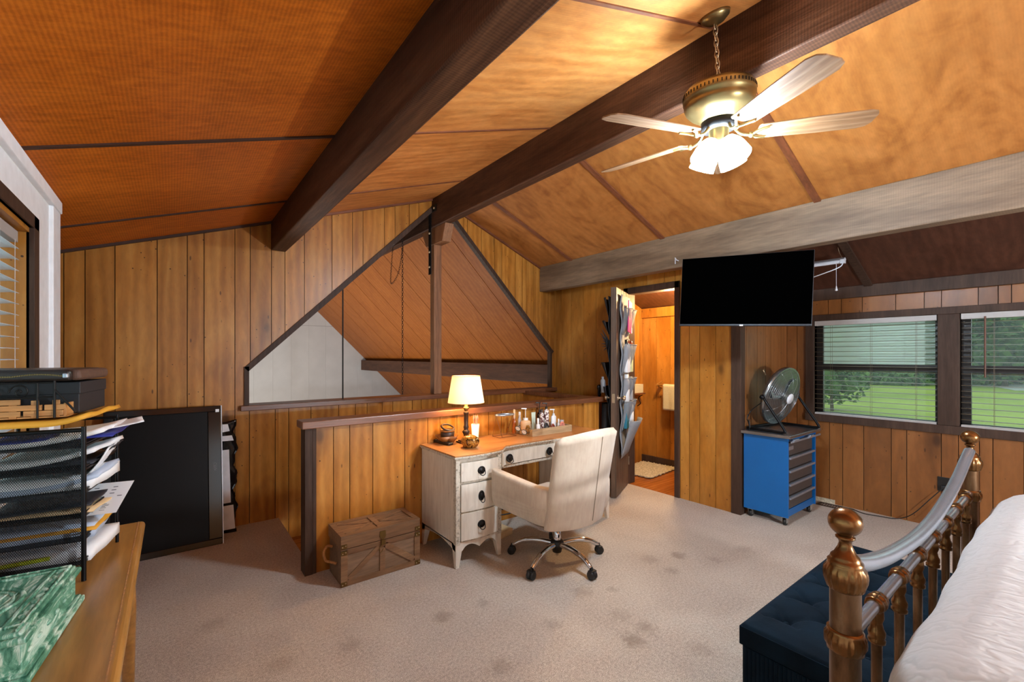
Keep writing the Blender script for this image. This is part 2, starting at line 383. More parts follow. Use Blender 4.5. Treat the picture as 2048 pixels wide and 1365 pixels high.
# door casing
df = MB()
struct('door_1', MB().box(XB - .015, XB + .11, DY0 - .055, DY0, 0, DZ + .07).box(XB - .015, XB + .11, DY1, DY1 + .06, 0, DZ + .07).box(XB - .015, XB + .11, DY0 - .055, DY1 + .06, DZ, DZ + .07), 'trim_dark', 0.004)
struct('trim_6', MB().box(XB - .012, XB + .07, YB - .012, YB + .075, 0, CZ - .01), 'trim_dark', 0.004)
# ---- fan alcove wall (runs along x at YB)
wa = struct('wall_alcove', MB().prism([(XB + .05, YB + .012, 0), (XW, YB + .012, 0), (XW, YB + .012, zr(XW)), (XB + .05, YB + .012, zr(XB + .05))], (0, 0.07, 0)), 'groove')
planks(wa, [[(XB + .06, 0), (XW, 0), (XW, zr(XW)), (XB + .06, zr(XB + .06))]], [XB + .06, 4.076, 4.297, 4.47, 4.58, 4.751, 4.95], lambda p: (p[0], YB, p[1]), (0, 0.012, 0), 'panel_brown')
# ---- window wall (runs along y at XW)
WZ0, WZ1 = 0.84, 1.735; TZ = 1.93
Y1a, Y1b, Y2a, Y2b = 0.754, 1.63, -0.27, 0.626
ww = MB()
def wslab(y0, y1, z0, z1): ww.box(XW + .012, XW + .12, y0, y1, z0, z1)
wslab(YN, YB + .1, 0, WZ0); wslab(YN, YB + .1, WZ1, 2.05); wslab(Y1b, YB + .1, WZ0, WZ1); wslab(Y2b, Y1a, WZ0, WZ1); wslab(YN, Y2a, WZ0, WZ1)
wall_win = struct('wall_window', ww, 'groove')
wl = [-3.6, -3.2, -2.9, -2.5, -2.1, -1.8, -1.5, -1.2, -0.9, -0.6, -0.45, -0.2, -0.09, 0.08, 0.18, 0.294, 0.449, 0.52, 0.635, 0.734, 0.947, 1.049, 1.242, 1.4, 1.504, 1.68, 1.78, 1.872]
wu = [-3.6, -3.2, -2.9, -2.5, -2.1, -1.8, -1.5, -1.2, -0.9, -0.6, -0.45, -0.2, -0.09, 0.08, 0.18, 0.355, 0.422, 0.526, 0.733, 0.837, 1.019, 1.253, 1.411, 1.515, 1.68, 1.78, 1.872]
X3 = lambda p: (XW, p[0], p[1])
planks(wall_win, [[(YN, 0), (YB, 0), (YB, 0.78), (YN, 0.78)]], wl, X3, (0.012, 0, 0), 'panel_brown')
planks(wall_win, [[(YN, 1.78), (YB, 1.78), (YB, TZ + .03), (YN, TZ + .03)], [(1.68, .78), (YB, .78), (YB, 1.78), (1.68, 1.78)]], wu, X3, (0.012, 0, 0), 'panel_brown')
struct('trim_7', MB().box(XW - .035, XW + .01, YN, YB, TZ, 2.035), 'trim_dark', 0.003)
# brown timber casing: head, sill, mullion, jamb
struct('trim_8', MB().box(XW - .02, XW + .10, YN, 1.70, WZ1, 1.792), 'trim_dark', 0.003)
struct('trim_9', MB().box(XW - .03, XW + .10, YN, 1.70, 0.772, WZ0), 'trim_dark', 0.003)
struct('trim_10', MB().box(XW - .02, XW + .11, Y2b, Y1a, WZ0, WZ1), 'trim_dark', 0.003)
struct('trim_11', MB().box(XW - .02, XW + .11, Y1b, 1.70, WZ0, WZ1), 'trim_dark', 0.003)
struct('trim_12', MB().box(XW - .02, XW + .11, Y2a - .12, Y2a, WZ0, WZ1), 'trim_dark', 0.003)
M['sash'] = plain('dark_sash', (26, 15, 10), 0.4)
M['pane'] = glass('window_pane', (226, 240, 236), 0.03, 0.07)
M['pane_reflection'] = glass('hazy_window_pane', (226, 242, 232), 0.5, 0.48)  # pale reflection on the upper pane put into its colour
for i, (a, b) in enumerate(((Y1a, Y1b), (Y2a, Y2b))):
    w = struct('window_%d' % (i + 1), MB().box(XW + .06, XW + .10, a, a + .025, WZ0, WZ1).box(XW + .06, XW + .10, b - .055, b, WZ0, WZ1)
               .box(XW + .06, XW + .10, a, b, WZ0, WZ0 + .02).box(XW + .06, XW + .10, a, b, WZ1 - .03, WZ1).box(XW + .05, XW + .10, a, b, 1.264, 1.322), 'sash')
    obj('pane', MB().box(XW + .078, XW + .082, a + .02, b - .05, WZ0 + .015, 1.28), 'pane', w)
    obj('pane', MB().box(XW + .084, XW + .088, a + .02, b - .05, 1.30, WZ1 - .02), 'pane_reflection' if i == 0 else 'pane', w)
# ---- left wall, painted white, with a deep window
LY0, LY1, LZ0, LZ1 = -1.0, 2.70, 0.95, 1.93
lw = MB()
lw.box(XL - .02, XL, YN, LY0, 0, 2.17); lw.box(XL - .02, XL, LY0, LY1, 0, LZ0); lw.box(XL - .02, XL, LY0, LY1, LZ1, 2.17); lw.box(XL - .02, XL, LY1, 3.13, 0, 2.17)
lw.box(XL - .30, XL - .02, 3.05, 3.13, 0, 2.1)
wall_left = struct('wall_left', lw, 'white_paint')
struct('trim_13', MB().box(XL - .02, XL + .022, YN, 3.135, 2.108, 2.166), 'white_paint', 0.004)
struct('trim_14', MB().box(XL - .02, XL + .016, 2.97, 3.13, 0, 2.108), 'white_paint', 0.004)
struct('trim_15', MB().box(XL - .02, XL + .006, 2.665, 2.748, LZ0, 1.985).box(XL - .02, XL + .006, LY0, 2.748, LZ1, 1.985), 'trim_dark', 0.002)
# reveal, wood lined
rv = struct('wall_reveal', MB().box(XL - .14, XL - .01, LY1 - .035, LY1 + .02, LZ0, LZ1).box(XL - .14, XL - .01, LY0, LY1, LZ1 - .02, LZ1 + .02).box(XL - .14, XL - .01, LY0, LY1, LZ0 - .03, LZ0), 'panel')
w = struct('window_3', MB().box(XL - .15, XL - .12, LY1 - .10, LY1 - .03, LZ0, LZ1).box(XL - .15, XL - .12, LY0, LY1, LZ1 - .06, LZ1 - .02).box(XL - .15, XL - .12, 1.2, 1.26, LZ0, LZ1), 'sash')
obj('pane', MB().box(XL - .14, XL - .135, LY0, LY1 - .08, LZ0, LZ1), 'pane', w)
# ---- rest of the shell: alcove beyond the white wall and the wall behind the camera
struct('wall_corner', MB().box(-2.25, -2.2, 3.0, G + .1, 0, 2.2).box(-2.2, XL - .2, 3.06, 3.12, 0, 2.3), 'panel')
bwl = MB()
for x0, x1, z0, z1 in ((-0.5, 0.5, 0, 3.2), (0.5, 4.0, 0, 0.85), (0.5, 4.0, 2.3, 3.2), (4.0, 5.0, 0, 3.2)): bwl.box(x0, x1, YN - .1, YN, z0, z1)  # wide gap in this unseen wall is assumed, left to let in light
struct('wall_back', bwl, 'panel')
# ---- ceiling: ply sheets between battens
seamsL = [-3.6, -2.5, -1.27, -0.05, 1.155, 2.40, 3.62, G]
seamsR = [-3.6, -2.5, -1.27, -0.04, 1.20, 2.478, 3.70, G]
cm = MB()
cm.prism([(-2.2, YN, zl(-2.2) + .012), (XR, YN, zl(XR) + .012), (XR, YN, zl(XR) + .1), (-2.2, YN, zl(-2.2) + .1)], (0, G - YN + .1, 0))
cm.prism([(XR, YN, zr(XR) + .012), (XW + .1, YN, zr(XW + .1) + .012), (XW + .1, YN, zr(XW + .1) + .1), (XR, YN, zr(XR) + .1)], (0, G - YN + .1, 0))
ceil = struct('ceiling', cm, 'groove')
def sheet(x0, x1, zf, y0, y1, mat):
    obj('ceiling_sheet', MB().prism([(x0, y0, zf(x0)), (x1, y0, zf(x1)), (x1, y0, zf(x1) + .012), (x0, y0, zf(x0) + .012)], (0, y1 - y0, 0)), mat, ceil)
def batten(x0, x1, zf, y, w_, h_, mat):
    obj('batten', MB().prism([(x0, y - w_ / 2, zf(x0) - h_), (x1, y - w_ / 2, zf(x1) - h_), (x1, y - w_ / 2, zf(x1) + .004), (x0, y - w_ / 2, zf(x0) + .004)], (0, w_, 0)), mat, ceil)
for a, b in zip(seamsL[:-1], seamsL[1:]):
    sheet(-2.2, 0.72, zl, a + .003, b - .003, 'ply_left')
    sheet(0.726, XR, zl, a + .003, b - .003, 'ply_mid')
for a, b in zip(seamsR[:-1], seamsR[1:]):
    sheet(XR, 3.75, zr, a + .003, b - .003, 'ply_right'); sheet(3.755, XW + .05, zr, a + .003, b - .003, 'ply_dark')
for y in seamsL[1:-1]:
    batten(-2.2, 0.70, zl, y, 0.022, 0.008, 'batten_dark'); batten(0.75, 2.2, zl, y, 0.018, 0.006, 'batten')
for y in seamsR[1:-1]:
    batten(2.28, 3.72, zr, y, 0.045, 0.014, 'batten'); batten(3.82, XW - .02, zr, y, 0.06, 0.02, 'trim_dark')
batten(-2.2, 0.70, zl, G - .012, 0.022, 0.02, 'batten_dark'); batten(0.75, 2.2, zl, G - .012, 0.022, 0.02, 'batten'); batten(2.3, 3.72, zr, G - .012, 0.024, 0.022, 'batten')
# ---- beams
struct('beam_left', MB().box(0.67, 0.784, YN, G, 2.303, zl(0.784) + .01), 'beam', 0.008)
struct('beam_ridge', MB().box(2.19, 2.284, YN, 11.8, 2.765, 3.09), 'beam', 0.008)
struct('beam_right', MB().box(3.706, 3.822, YN, G, 2.215, zr(3.706)), 'beam_light', 0.008)
# knee post with saddle block and strap under the ridge beam
pt = thing('ridge_post', 'square timber post under the ridge beam, standing on the sill of the big opening', 'post', (2.262, 4.305, 0.99))
obj('shaft', MB().box(-.045, .045, -.045, .045, 0, 1.60), 'post', pt, 0.003)
obj('saddle_block', MB().prism([(-.05, -.30, 1.775), (-.05, .24, 1.775), (-.05, .13, 1.60), (-.05, -.235, 1.60)], (0.10, 0, 0)), 'post', pt, 0.003)
sb = obj('steel_strap', MB().box(-.078, -.072, -.035, .02, 1.28, 2.02).box(-.079, -.073, -.15, .12, 1.93, 2.0), 'iron', pt)
for y_, z_ in ((-.11, 1.965), (.08, 1.965), (-.008, 1.72), (-.008, 1.52), (-.008, 1.36)): obj('bolt', MB().sphere((-.08, y_, z_), .012, 10, 7), 'bolt', sb)
# ---- half wall round the stairwell
hw = MB(); HWY = 3.036
hw.box(0.70, 3.456, HWY + .012, HWY + .09, -0.3, 0.94)
wh = struct('wall_half', hw, 'groove')
planks(wh, [[(0.70, 0), (3.44, 0), (3.44, 0.94), (0.70, 0.94)]], [0.70, 0.843, 0.949, 1.107, 1.343, 1.527, 1.63, 1.78, 1.944, 2.081, 2.212, 2.45, 2.61, 2.72, 2.896, 3.099, 3.214, 3.371, 3.44], lambda p: (p[0], HWY, p[1]), (0, 0.012, 0), 'panel')
planks(wh, [[(0.70, -1.2), (3.44, -1.2), (3.44, 0.94), (0.70, 0.94)]], [0.70, 0.85, 1.0, 1.25, 1.4, 1.6, 1.8, 2.0, 2.2, 2.4, 2.6, 2.8, 3.0, 3.2, 3.44], lambda p: (p[0], HWY + .09, p[1]), (0, 0.012, 0), 'panel')
struct('trim_16', MB().box(0.665, 0.712, HWY - .012, HWY + .10, -0.02, 0.94).box(0.712, 0.735, HWY - .01, HWY + .004, -0.0, 0.94), 'trim_dark', 0.003)
struct('trim_17', MB().box(0.645, 3.47, HWY - .035, HWY + .125, 0.935, 0.982), 'cap', 0.005)
rl = struct('wall_stair', MB().box(3.449, 3.52, HWY + .10, G, -1.2, 0.93), 'groove')
planks(rl, [[(HWY + .10, -1.2), (G, -1.2), (G, .93), (HWY + .10, .93)]], [3.13, 3.3, 3.45, 3.7, 3.82, 4.0, 4.15, G], lambda p: (3.437, p[0], p[1]), (0.012, 0, 0), 'panel')
struct('trim_18', MB().box(3.42, 3.55, HWY + .10, G - .03, 0.925, 0.97), 'cap', 0.005)
M['purlin'] = wood('purlin_brown', (70, 40, 22), (90, 54, 32), (110, 70, 44), 'y', 0.6, 1.2, 0, 0)
# ---- great room beyond the opening
YF = 11.85
planes = struct('wall_great_room', MB().box(-4.5, 9, YF + .012, YF + .1, -3, 3.3).box(6.4, 6.5, G + .1, YF, -3, -.3).box(-2.6, -2.5, G + .1, YF, -3, -.6), 'groove')
cw = [-2.5 + .4 * i for i in range(23)]
planks(planes, [[(-2.5, -3), (6.4, -3), (6.4, 2.15), (-2.5, 2.15)], [(-2.5, 2.155), (6.4, 2.155), (6.4, 3.2), (-2.5, 3.2)]], cw, lambda p: (p[0], YF, p[1]), (0, 0.012, 0), 'white_wall', gap=0.0015)
gc = struct('ceiling_great_room', MB().prism([(2.2, G + .1, 3.25), (6.5, G + .1, -1.05), (6.55, G + .1, -.98), (2.2, G + .1, 3.35)], (0, YF - G, 0)).prism([(-2.6, G + .1, -1.7), (2.3, G + .1, 3.2), (2.3, G + .1, 3.3), (-2.7, G + .1, -1.6)], (0, YF - G, 0)), 'groove')
ys = [G + .1 + 0.61 * i + .25 for i in range(-1, 13)]
for a, b in zip(ys[:-1], ys[1:]):
    a, b = max(a, G + .1), min(b, YF)
    if b > a:
        obj('ceiling_sheet', MB().prism([(2.2, a + .006, 3.22), (6.45, a + .006, -1.03), (6.46, a + .006, -1.0), (2.21, a + .006, 3.25)], (0, b - a - .012, 0)), 'ply_great', gc)
struct('beam_purlin', MB().box(4.0, 4.14, G + .12, YF, 1.02, 1.28), 'purlin', 0.005)
struct('floor_great_room', MB().box(-2.6, 6.5, G + .1, YF, -2.8, -2.7), 'laminate')
# ---- bathroom
bb = struct('wall_bathroom', MB().box(4.99, 5.1, 1.95, 3.75, 0, 2.1).box(4.06, 5.0, 3.642, 3.70, 0, 2.5).box(4.06, 5.0, 1.95, 1.97, 0, 2.5), 'groove')
M['panel_bath'] = M['panel']
planks(bb, [[(1.97, 0), (3.64, 0), (3.64, 2.02), (1.97, 2.02)]], [1.97, 2.2, 2.4, 2.65, 2.8, 3.0, 3.085, 3.22, 3.42, 3.64], lambda p: (4.978, p[0], p[1]), (0.012, 0, 0), 'panel')
planks(bb, [[(4.06, 0), (4.98, 0), (4.98, zr(4.98)), (4.06, zr(4.06))]], [4.06, 4.2, 4.4, 4.55, 4.75, 4.98], lambda p: (p[0], 3.63, p[1]), (0, 0.012, 0), 'panel')
struct('trim_19', MB().box(4.94, 4.978, 1.97, 3.63, 1.90, 2.02), 'panel')
struct('baseboard_bath', MB().box(4.955, 4.978, 1.97, 3.63, 0, 0.09), 'trim_dark')
struct('floor_bathroom', MB().box(XB, 5.0, YB + .05, 3.72, -0.06, -0.002), 'laminate')
# outside ground
t = NT('lawn'); v = t.coords((1, 1, 1), False); n1 = t.noise(v, 0.12, 4); n2 = t.noise(v, 6, 3)
c = t.ramp(n1, [(0.35, s2l((104, 122, 34))), (0.65, s2l((142, 154, 54)))])
c = t.mix(0.3, c, t.ramp(n2, [(0.3, g(0.2)), (0.7, g(0.8))]), 'OVERLAY'); t.base(c); t.set(Roughness=0.95); M['lawn'] = t.m
struct('ground', MB().box(8, 150, -90, 140, -3.0, -2.7), 'lawn')
M['asphalt'] = plain('asphalt', (168, 166, 162), 0.9)
def yard(u, dep):
    r_ = (u - CX) / F * dep; return SN * dep + CS * r_, CS * dep - SN * r_
struct('road', MB().prism([(*yard(u_, d_), -2.69) for u_, d_ in ((1972, 62), (2010, 72), (2400, 78), (2400, 50), (2030, 52))], (0, 0, 0.02)), 'asphalt')
# ================================================================== CEILING FAN
M['brass'] = plain('antique_brass', (140, 120, 78), 0.32, 0.9, 0.1, 6)
M['blade'] = wood('fan_blade_oak', (120, 84, 52), (146, 108, 74), (176, 146, 116), 'x', 0.6, 1.2, 0, 0, var=0.0, rand=False)
M['shade_glow'] = emis('lit_glass_shade', (255, 255, 255), FAN_GLOW); M['shade_glow'].node_tree.nodes['Principled BSDF'].inputs['Emission Color'].default_value = (.77, .97, 1.16, 1)
CFX, CFY = 2.112, 1.10
cfan = thing('ceiling_fan', 'five blade brass ceiling fan with lit glass shades hanging by the ridge beam', 'ceiling fan', (CFX, CFY, 2.47))
tilt = Matrix.Rotation(-math.atan(0.095), 4, 'Y') @ Matrix.Rotation(math.atan(0.048), 4, 'X')
def tl(mb):
    mb.v = [tuple(tilt @ Vector(p)) for p in mb.v]; return mb
obj('motor_housing', tl(MB().lathe([(0.02, .235), (.11, .232), (.150, .222), (.162, .205), (.163, .168), (.154, .160), (.158, .148), (.150, .125), (.128, .102), (.098, .084), (.084, .07), (.02, .068)], 40)), 'brass', cfan)
mvb = MB()
for k in range(56):
    a = 2 * PI * k / 56; mvb.cbox((.1625 * math.cos(a), .1625 * math.sin(a), .192), (.003, .005, .014), rotm(0, 0, a))
obj('vent_slot', tl(mvb), 'iron', cfan, kind='stuff')
obj('flywheel', tl(MB().lathe([(.02, .07), (.08, .068), (.08, .03), (.03, .028)], 28)), 'iron', cfan)
obj('switch_housing', tl(MB().lathe([(.045, .03), (.045, -.02), (.05, -.03), (.04, -.06), (.015, -.075)], 24)), 'brass', cfan)
def blade_pts(): 
    L = [(0.17, -.045), (0.18, -.055), (.45, -.066), (.62, -.068), (.655, -.055), (.668, -.03), (.668, .03), (.655, .055), (.62, .068), (.45, .066), (.18, .055), (.17, .045)]
    return L
A0 = R(-48.8)
for k in range(5):
    a = A0 - k * 2 * PI / 5
    T = tilt @ Matrix.Rotation(a, 4, 'Z') @ Matrix.Rotation(R(-12), 4, 'X')
    o = obj('blade', MB().prism([(x, y, 0) for x, y in blade_pts()], (0, 0, .006)), 'blade', cfan, 0.0015)
    o.matrix_local = T
    b = MB().tube(bez([(0.07, 0, .035), (.10, 0, .0), (.145, 0, -.012), (.175, .025, -.006), (.215, .042, -.004)], 5), .007, 6)
    b.tube(bez([(.145, 0, -.012), (.175, -.025, -.006), (.215, -.042, -.004)], 5), .007, 6).sphere((.145, 0, -.01), .014, 10, 6)
    bi = obj('blade_bracket', b, 'brass', cfan); bi.matrix_local = T
for k in range(4):
    a = R(-12 + 90 * k)
    T = tilt @ Matrix.Rotation(a, 4, 'Z') @ Matrix.Translation((.04, 0, -.02)) @ Matrix.Scale(.88, 4) @ Matrix.Rotation(R(-31), 4, 'Y')
    sh = obj('glass_shade', MB().lathe([(.020, -.01), (.038, -.022), (.054, -.05), (.063, -.085), (.067, -.12), (.070, -.145)], 24), 'shade_glow', cfan)
    sh.matrix_local = T
    ar = obj('lamp_holder', MB().tube([(0, 0, .02), (0, 0, -.02)], .012, 8).lathe([(.012, .0), (.024, -.01), (.022, -.025)], 14), 'brass', cfan); ar.matrix_local = T
obj('pull_chain', MB().tube([(.01, -.05, -.05), (.01, -.05, -.13)], .002, 5), 'brass', cfan)
chn = MB(); top = Vector((-.075, -.02, zl(CFX - .075) - 2.47 - .02)); bot = Vector((0, 0, .24))
NL = 13
for i in range(NL):
    p = top.lerp(bot, i / (NL - 1)); pts = []
    for q in range(12):
        t_ = 2 * PI * q / 12; dx = .010 * math.cos(t_); pts.append((p.x + (dx if i % 2 else 0), p.y + (0 if i % 2 else dx), p.z + .022 * math.sin(t_)))
    chn.tube(pts, .0028, 5, closed=True)
obj('chain', chn, 'bolt', cfan)
cn = obj('canopy', MB().lathe([(.012, -.045), (.04, -.035), (.062, -.018), (.068, 0), (.02, .002)], 28), 'brass', cfan)
cn.matrix_local = Matrix.Translation((-.075, -.02, zl(CFX - .075) - 2.47 + .002)) @ Matrix.Rotation(-math.atan(.34), 4, 'Y')

# ================================================================== WALL TELEVISION
M['screen'] = plain('tv_screen', (1, 1, 1), 0.9, var=0.0); M['screen'].node_tree.nodes['Principled BSDF'].inputs['Specular IOR Level'].default_value = 0.0
M['bezel'] = plain('grey_bezel', (58, 60, 64), 0.35, 0.6)
pL = Vector((3.31, 2.05)); pR = Vector((3.64, 1.217)); dxy = (pR - pL).normalized(); wtv = (pR - pL).length; ctr = (pL + pR) / 2
tv = thing('wall_television', 'large black flat television hung high in front of the bathroom wall on a swing arm', 'television', (ctr.x, ctr.y, 1.635))
tv.rotation_euler = (R(-2.5), R(2.0), math.atan2(dxy.y, dxy.x))
obj('cabinet', MB().box(-wtv / 2 - .004, wtv / 2 + .004, 0.0, .035, -.005, .548), 'bezel', tv, 0.003)
obj('screen', MB().box(-wtv / 2, wtv / 2, -.003, .001, .010, .545), 'screen', tv)
obj('logo_tab', MB().box(-.012, .012, -.006, 0.0, -.006, .004), 'white_paint', tv)
obj('rear_hump', MB().box(-.3, .3, .03, .07, .05, .42), 'black_metal', tv, 0.01)
Ti = (Matrix.Translation(tv.location) @ tv.rotation_euler.to_matrix().to_4x4()).inverted()
obj('swing_arm', MB().bar(Ti @ Vector((3.52, 1.66, 1.9)), Ti @ Vector((3.72, 1.98, 1.9)), .03, .05).bar(Ti @ Vector((3.72, 1.98, 1.9)), Ti @ Vector((3.95, 2.12, 1.9)), .03, .05).bar(Ti @ Vector((3.95, 2.12, 1.8)), Ti @ Vector((3.95, 2.12, 2.0)), .08, .01, (1, 0, 0)), 'black_metal', tv)
# slim tube light behind it
M['tube_white'] = plain('white_enamel', (214, 216, 222), 0.35, var=0.03)
tb = thing('tube_light', 'white tube light hanging under the dark ceiling bay behind the television', 'light', (4.3, 1.5, 2.165))
obj('tube', MB().tube([(0, -.27, 0), (0, .30, 0)], .016, 12), 'tube_white', tb)
obj('reflector', MB().prism([(-.03, -.30, .012), (0, -.30, .03), (.03, -.30, .012), (0, -.30, .022)], (0, .62, 0)), 'tube_white', tb)
obj('end_cap', MB().cbox((0, -.285, 0), (.034, .03, .036)), 'tube_white', tb)
obj('hanger', MB().tube(bez([(0, -.28, .03), (.01, -.26, .07), (0, -.25, .12)], 5), .002, 5), 'bolt', tb)
obj('hanger', MB().tube([(0, .22, .03), (0, .22, .12)], .002, 5), 'bolt', tb)
obj('pull_cord', MB().tube([(0, -.24, -.01), (0, -.24, -.20)], .0018, 5), 'tube_white', tb)
obj('cord_pull', MB().lathe([(.003, -.195), (.009, -.225), (.012, -.232), (.003, -.236)], 10, Matrix.Translation((0, -.24, 0))), 'tube_white', tb)
obj('power_cord', MB().tube(bez([(0, -.29, .0), (-.03, -.27, -.05), (-.08, -.15, -.10), (-.12, 0.05, -.16)], 8), .004, 6), 'tube_white', tb)
ph = atx(1352, 521, 3.70)
hk = MB().tube(bez([(0, 0, .012), (-.015, 0, .02), (-.022, -.015, 0), (-.02, -.04, -.015)], 5), .0045, 6).tube([(-.012, .0, .02), (-.012, 0, -.035)], .0045, 6)
o = obj('wall_hook', hk, 'tube_white'); o.location = ph; tag(o, 'small white hook screwed into the weathered beam beside the television', 'hook')

# ================================================================== WINDOW BLINDS
M['rail_cream'] = plain('blind_rail', (172, 166, 162), 0.45, var=0.03)
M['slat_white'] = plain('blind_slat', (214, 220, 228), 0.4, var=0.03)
M['slat_shaded'] = plain('blind_slat_shaded', (104, 88, 68), 0.4, var=0.04)  # pale slats darkened in colour for their backlit shade
M['wand'] = wood('blind_wand', (74, 38, 20), (96, 52, 28), (112, 66, 40), 'z', 0.4)
def blind(label, grp, x, y0, y1, ztop, n, pitch, rail, matl, wand=None, ladders=(.15, .5, .85), slw=.046):
    b = thing('window_blind', label, 'blind', (x, (y0 + y1) / 2, ztop), group=grp); h = (y1 - y0) / 2
    obj('headrail', MB().box(-.028, .022, -h, h, -.045, 0), 'rail_cream', b, 0.002)
    for i in range(n):
        z = -.045 - pitch * (i + .55)
        if i == 0:
            sl = MB().add([(-slw / 2, -h, -.001), (0, -h, .002), (slw / 2, -h, -.001), (-slw / 2, h, -.001), (0, h, .002), (slw / 2, h, -.001),
                           (-slw / 2, -h, .0005), (0, -h, .0035), (slw / 2, -h, .0005), (-slw / 2, h, .0005), (0, h, .0035), (slw / 2, h, .0005)],
                          [[0, 1, 4, 3], [1, 2, 5, 4], [6, 9, 10, 7], [7, 10, 11, 8], [0, 3, 9, 6], [2, 8, 11, 5], [0, 6, 7, 1], [1, 7, 8, 2], [3, 4, 10, 9], [4, 5, 11, 10]])
            proto = obj('slat', sl, matl, b); proto.location = (0, 0, z)
        else:
            c = proto.copy(); COL.objects.link(c); c.parent = b; c.location = (0, 0, z)
    zb = -.045 - pitch * (n + .4)
    if rail: obj('bottom_rail', MB().box(-.025, .025, -h, h, zb - .02, zb), 'rail_cream', b, 0.002)
    for f in ladders:
        y = -h + 2 * h * f
        obj('ladder_cord', MB().box(-.0245, -.0235, y - .001, y + .001, zb, -.04).box(.0235, .0245, y - .001, y + .001, zb, -.04), matl, b)
    if wand:
        obj('wand', MB().tube([(-.034, wand, -.03), (-.034, wand, -.50)], .006, 8), 'wand', b)
blind('cream slatted blind let down in the window nearest the blue tool chest', 'slatted blinds in the far windows', XW - .005 + .02, Y1a + .006, Y1b - .006, WZ1 - .002, 18, .0452, True, 'slat_shaded')
blind('cream slatted blind with a brown wand in the window behind the bed end', 'slatted blinds in the far windows', XW - .005 + .02, Y2a + .006, Y2b - .006, WZ1 - .002, 18, .0452, True, 'slat_shaded', wand=.31, ladders=(.1, .5, .80))
blind('white slatted blind with open slats in the white framed window on the left', None, XL - .055, LY0 + .1, 2.622, 1.90, 19, .0446, True, 'slat_white', ladders=(.5, .93, .985), slw=.05)

# ================================================================== TELEVISION STANDING ON THE FLOOR
M['gloss_black'] = plain('gloss_black', (10, 11, 13), 0.14, var=0.02)
M['dull_screen'] = plain('dull_black_screen', (5, 5, 6), 0.4, var=0.05); M['dull_screen'].node_tree.nodes['Principled BSDF'].inputs['Specular IOR Level'].default_value = .15
ft = thing('floor_television', 'old black television stood on its side on the carpet, leaning on the panelled wall', 'television', (0.298, 3.93, 0.0))
ft.rotation_euler = (R(-10.0), 0, 0)
FW, FH = .675, 1.03
obj('frame', MB().box(-FW, 0, 0, .05, 0, .045).box(-FW, 0, 0, .05, FH - .045, FH).box(-FW, -FW + .05, 0, .05, .045, FH - .045).box(-.085, 0, 0, .05, .045, FH - .045), 'gloss_black', ft, 0.004)
obj('screen', MB().box(-FW + .05, -.085, .008, .045, .045, FH - .045), 'dull_screen', ft)
obj('silver_edge', MB().box(0, .006, .0, .045, 0, FH), 'tube_white', ft)
obj('rear_cover', MB().box(-FW + .04, -.03, .05, .085, .05, FH - .06), 'black_metal', ft, 0.01)
obj('sticker', MB().box(-.035, -.012, -.0015, 0, FH - .05, FH - .028), 'white_paint', ft)
M['logo_grey'] = plain('logo_grey', (96, 94, 94), 0.4)
tx = bpy.data.curves.new('logo', 'FONT'); tx.body = 'OBIV'; tx.size = .028; tx.extrude = .0005; tx.materials.append(M['logo_grey'])
lt_ = bpy.data.objects.new('logo_text', tx); COL.objects.link(lt_); bpy.context.view_layer.update(); lme = bpy.data.meshes.new_from_object(lt_.evaluated_get(bpy.context.evaluated_depsgraph_get())); bpy.data.objects.remove(lt_); lme.materials.clear(); lme.materials.append(M['logo_grey']); lo = bpy.data.objects.new('logo', lme); COL.objects.link(lo); lo['kind'] = 'stuff'; lo.parent = ft; lo.matrix_local = Matrix.Translation((-.052, -.001, .60)) @ Matrix.Rotation(R(90), 4, 'X') @ Matrix.Rotation(R(-90), 4, 'Z')
# package in black film behind it
M['film'] = plain('black_plastic_film', (14, 14, 15), 0.16, var=0.3, scale=14, bump=0.9)
pk = thing('wrapped_package', 'tall flat package in black plastic film, patched with white paper, behind the floor television', 'package', (0.33, 4.19, 0.0))
random.seed(3)
def fn(u, v):
    wv = .012 * math.sin(v * 23 + u * 9) + .006 * math.sin(v * 61)
    return Vector((-.55 + .62 * u + (wv if u > .9 else 0) + (.03 * max(0, v - .85) if u > .9 else 0), -.05 + .006 * math.sin(u * 31 + v * 17) , v * .885 + .01 * math.sin(u * 20) * (v > .97)))
obj('film', MB().grid(fn, 30, 40), 'film', pk, solid=.004, fix=False)
obj('board', MB().box(-.54, .055, -.045, .03, .01, .87), 'black_metal', pk, 0.004)
for (x0, x1, z0, z1, tw) in ((-.02, .028, .80, .86, .2), (-.02, .055, .73, .77, -.05), (-.02, .036, .24, .66, .02), (-.02, .065, .03, .22, .0)):
    obj('paper_patch', MB().prism([(x0, -.062, z0), (x1, -.062, z0 + tw * .03), (x1 - .012, -.062, z1), (x0, -.062, z1)], (0, .002, 0)), 'white_paint', pk)

# ================================================================== TRUNK
M['trunk'] = wood('trunk_boards', (108, 76, 50), (134, 98, 66), (154, 118, 84), 'x', 0.6, 1.3, 0.5, 0.08, 'y', var=0.12)
M['trunk_dark'] = wood('trunk_panel', (98, 74, 54), (120, 94, 70), (140, 112, 88), 'x', 0.6, 1.3, 0.5, 0.08, 'y', var=0.12)
M['old_brass'] = plain('old_brass', (116, 92, 50), 0.4, 0.8)
M['rope'] = plain('rope', (176, 124, 74), 0.9, var=0.3, scale=90, bump=0.5)
TW, TD, TH = .517, .272, .307
tk = thing('trunk', 'small wooden trunk with crossed battens, brass corners and rope handle by the half wall', 'trunk', (0.804, 2.741, 0))
obj('body', MB().box(.008, TW - .008, .008, TD - .004, 0, .222), 'trunk_dark', tk)
fb = MB()
def tbar(a, b, w): return MB().bar(a, b, w, .010, (0, 1, 0))
FRN = .004
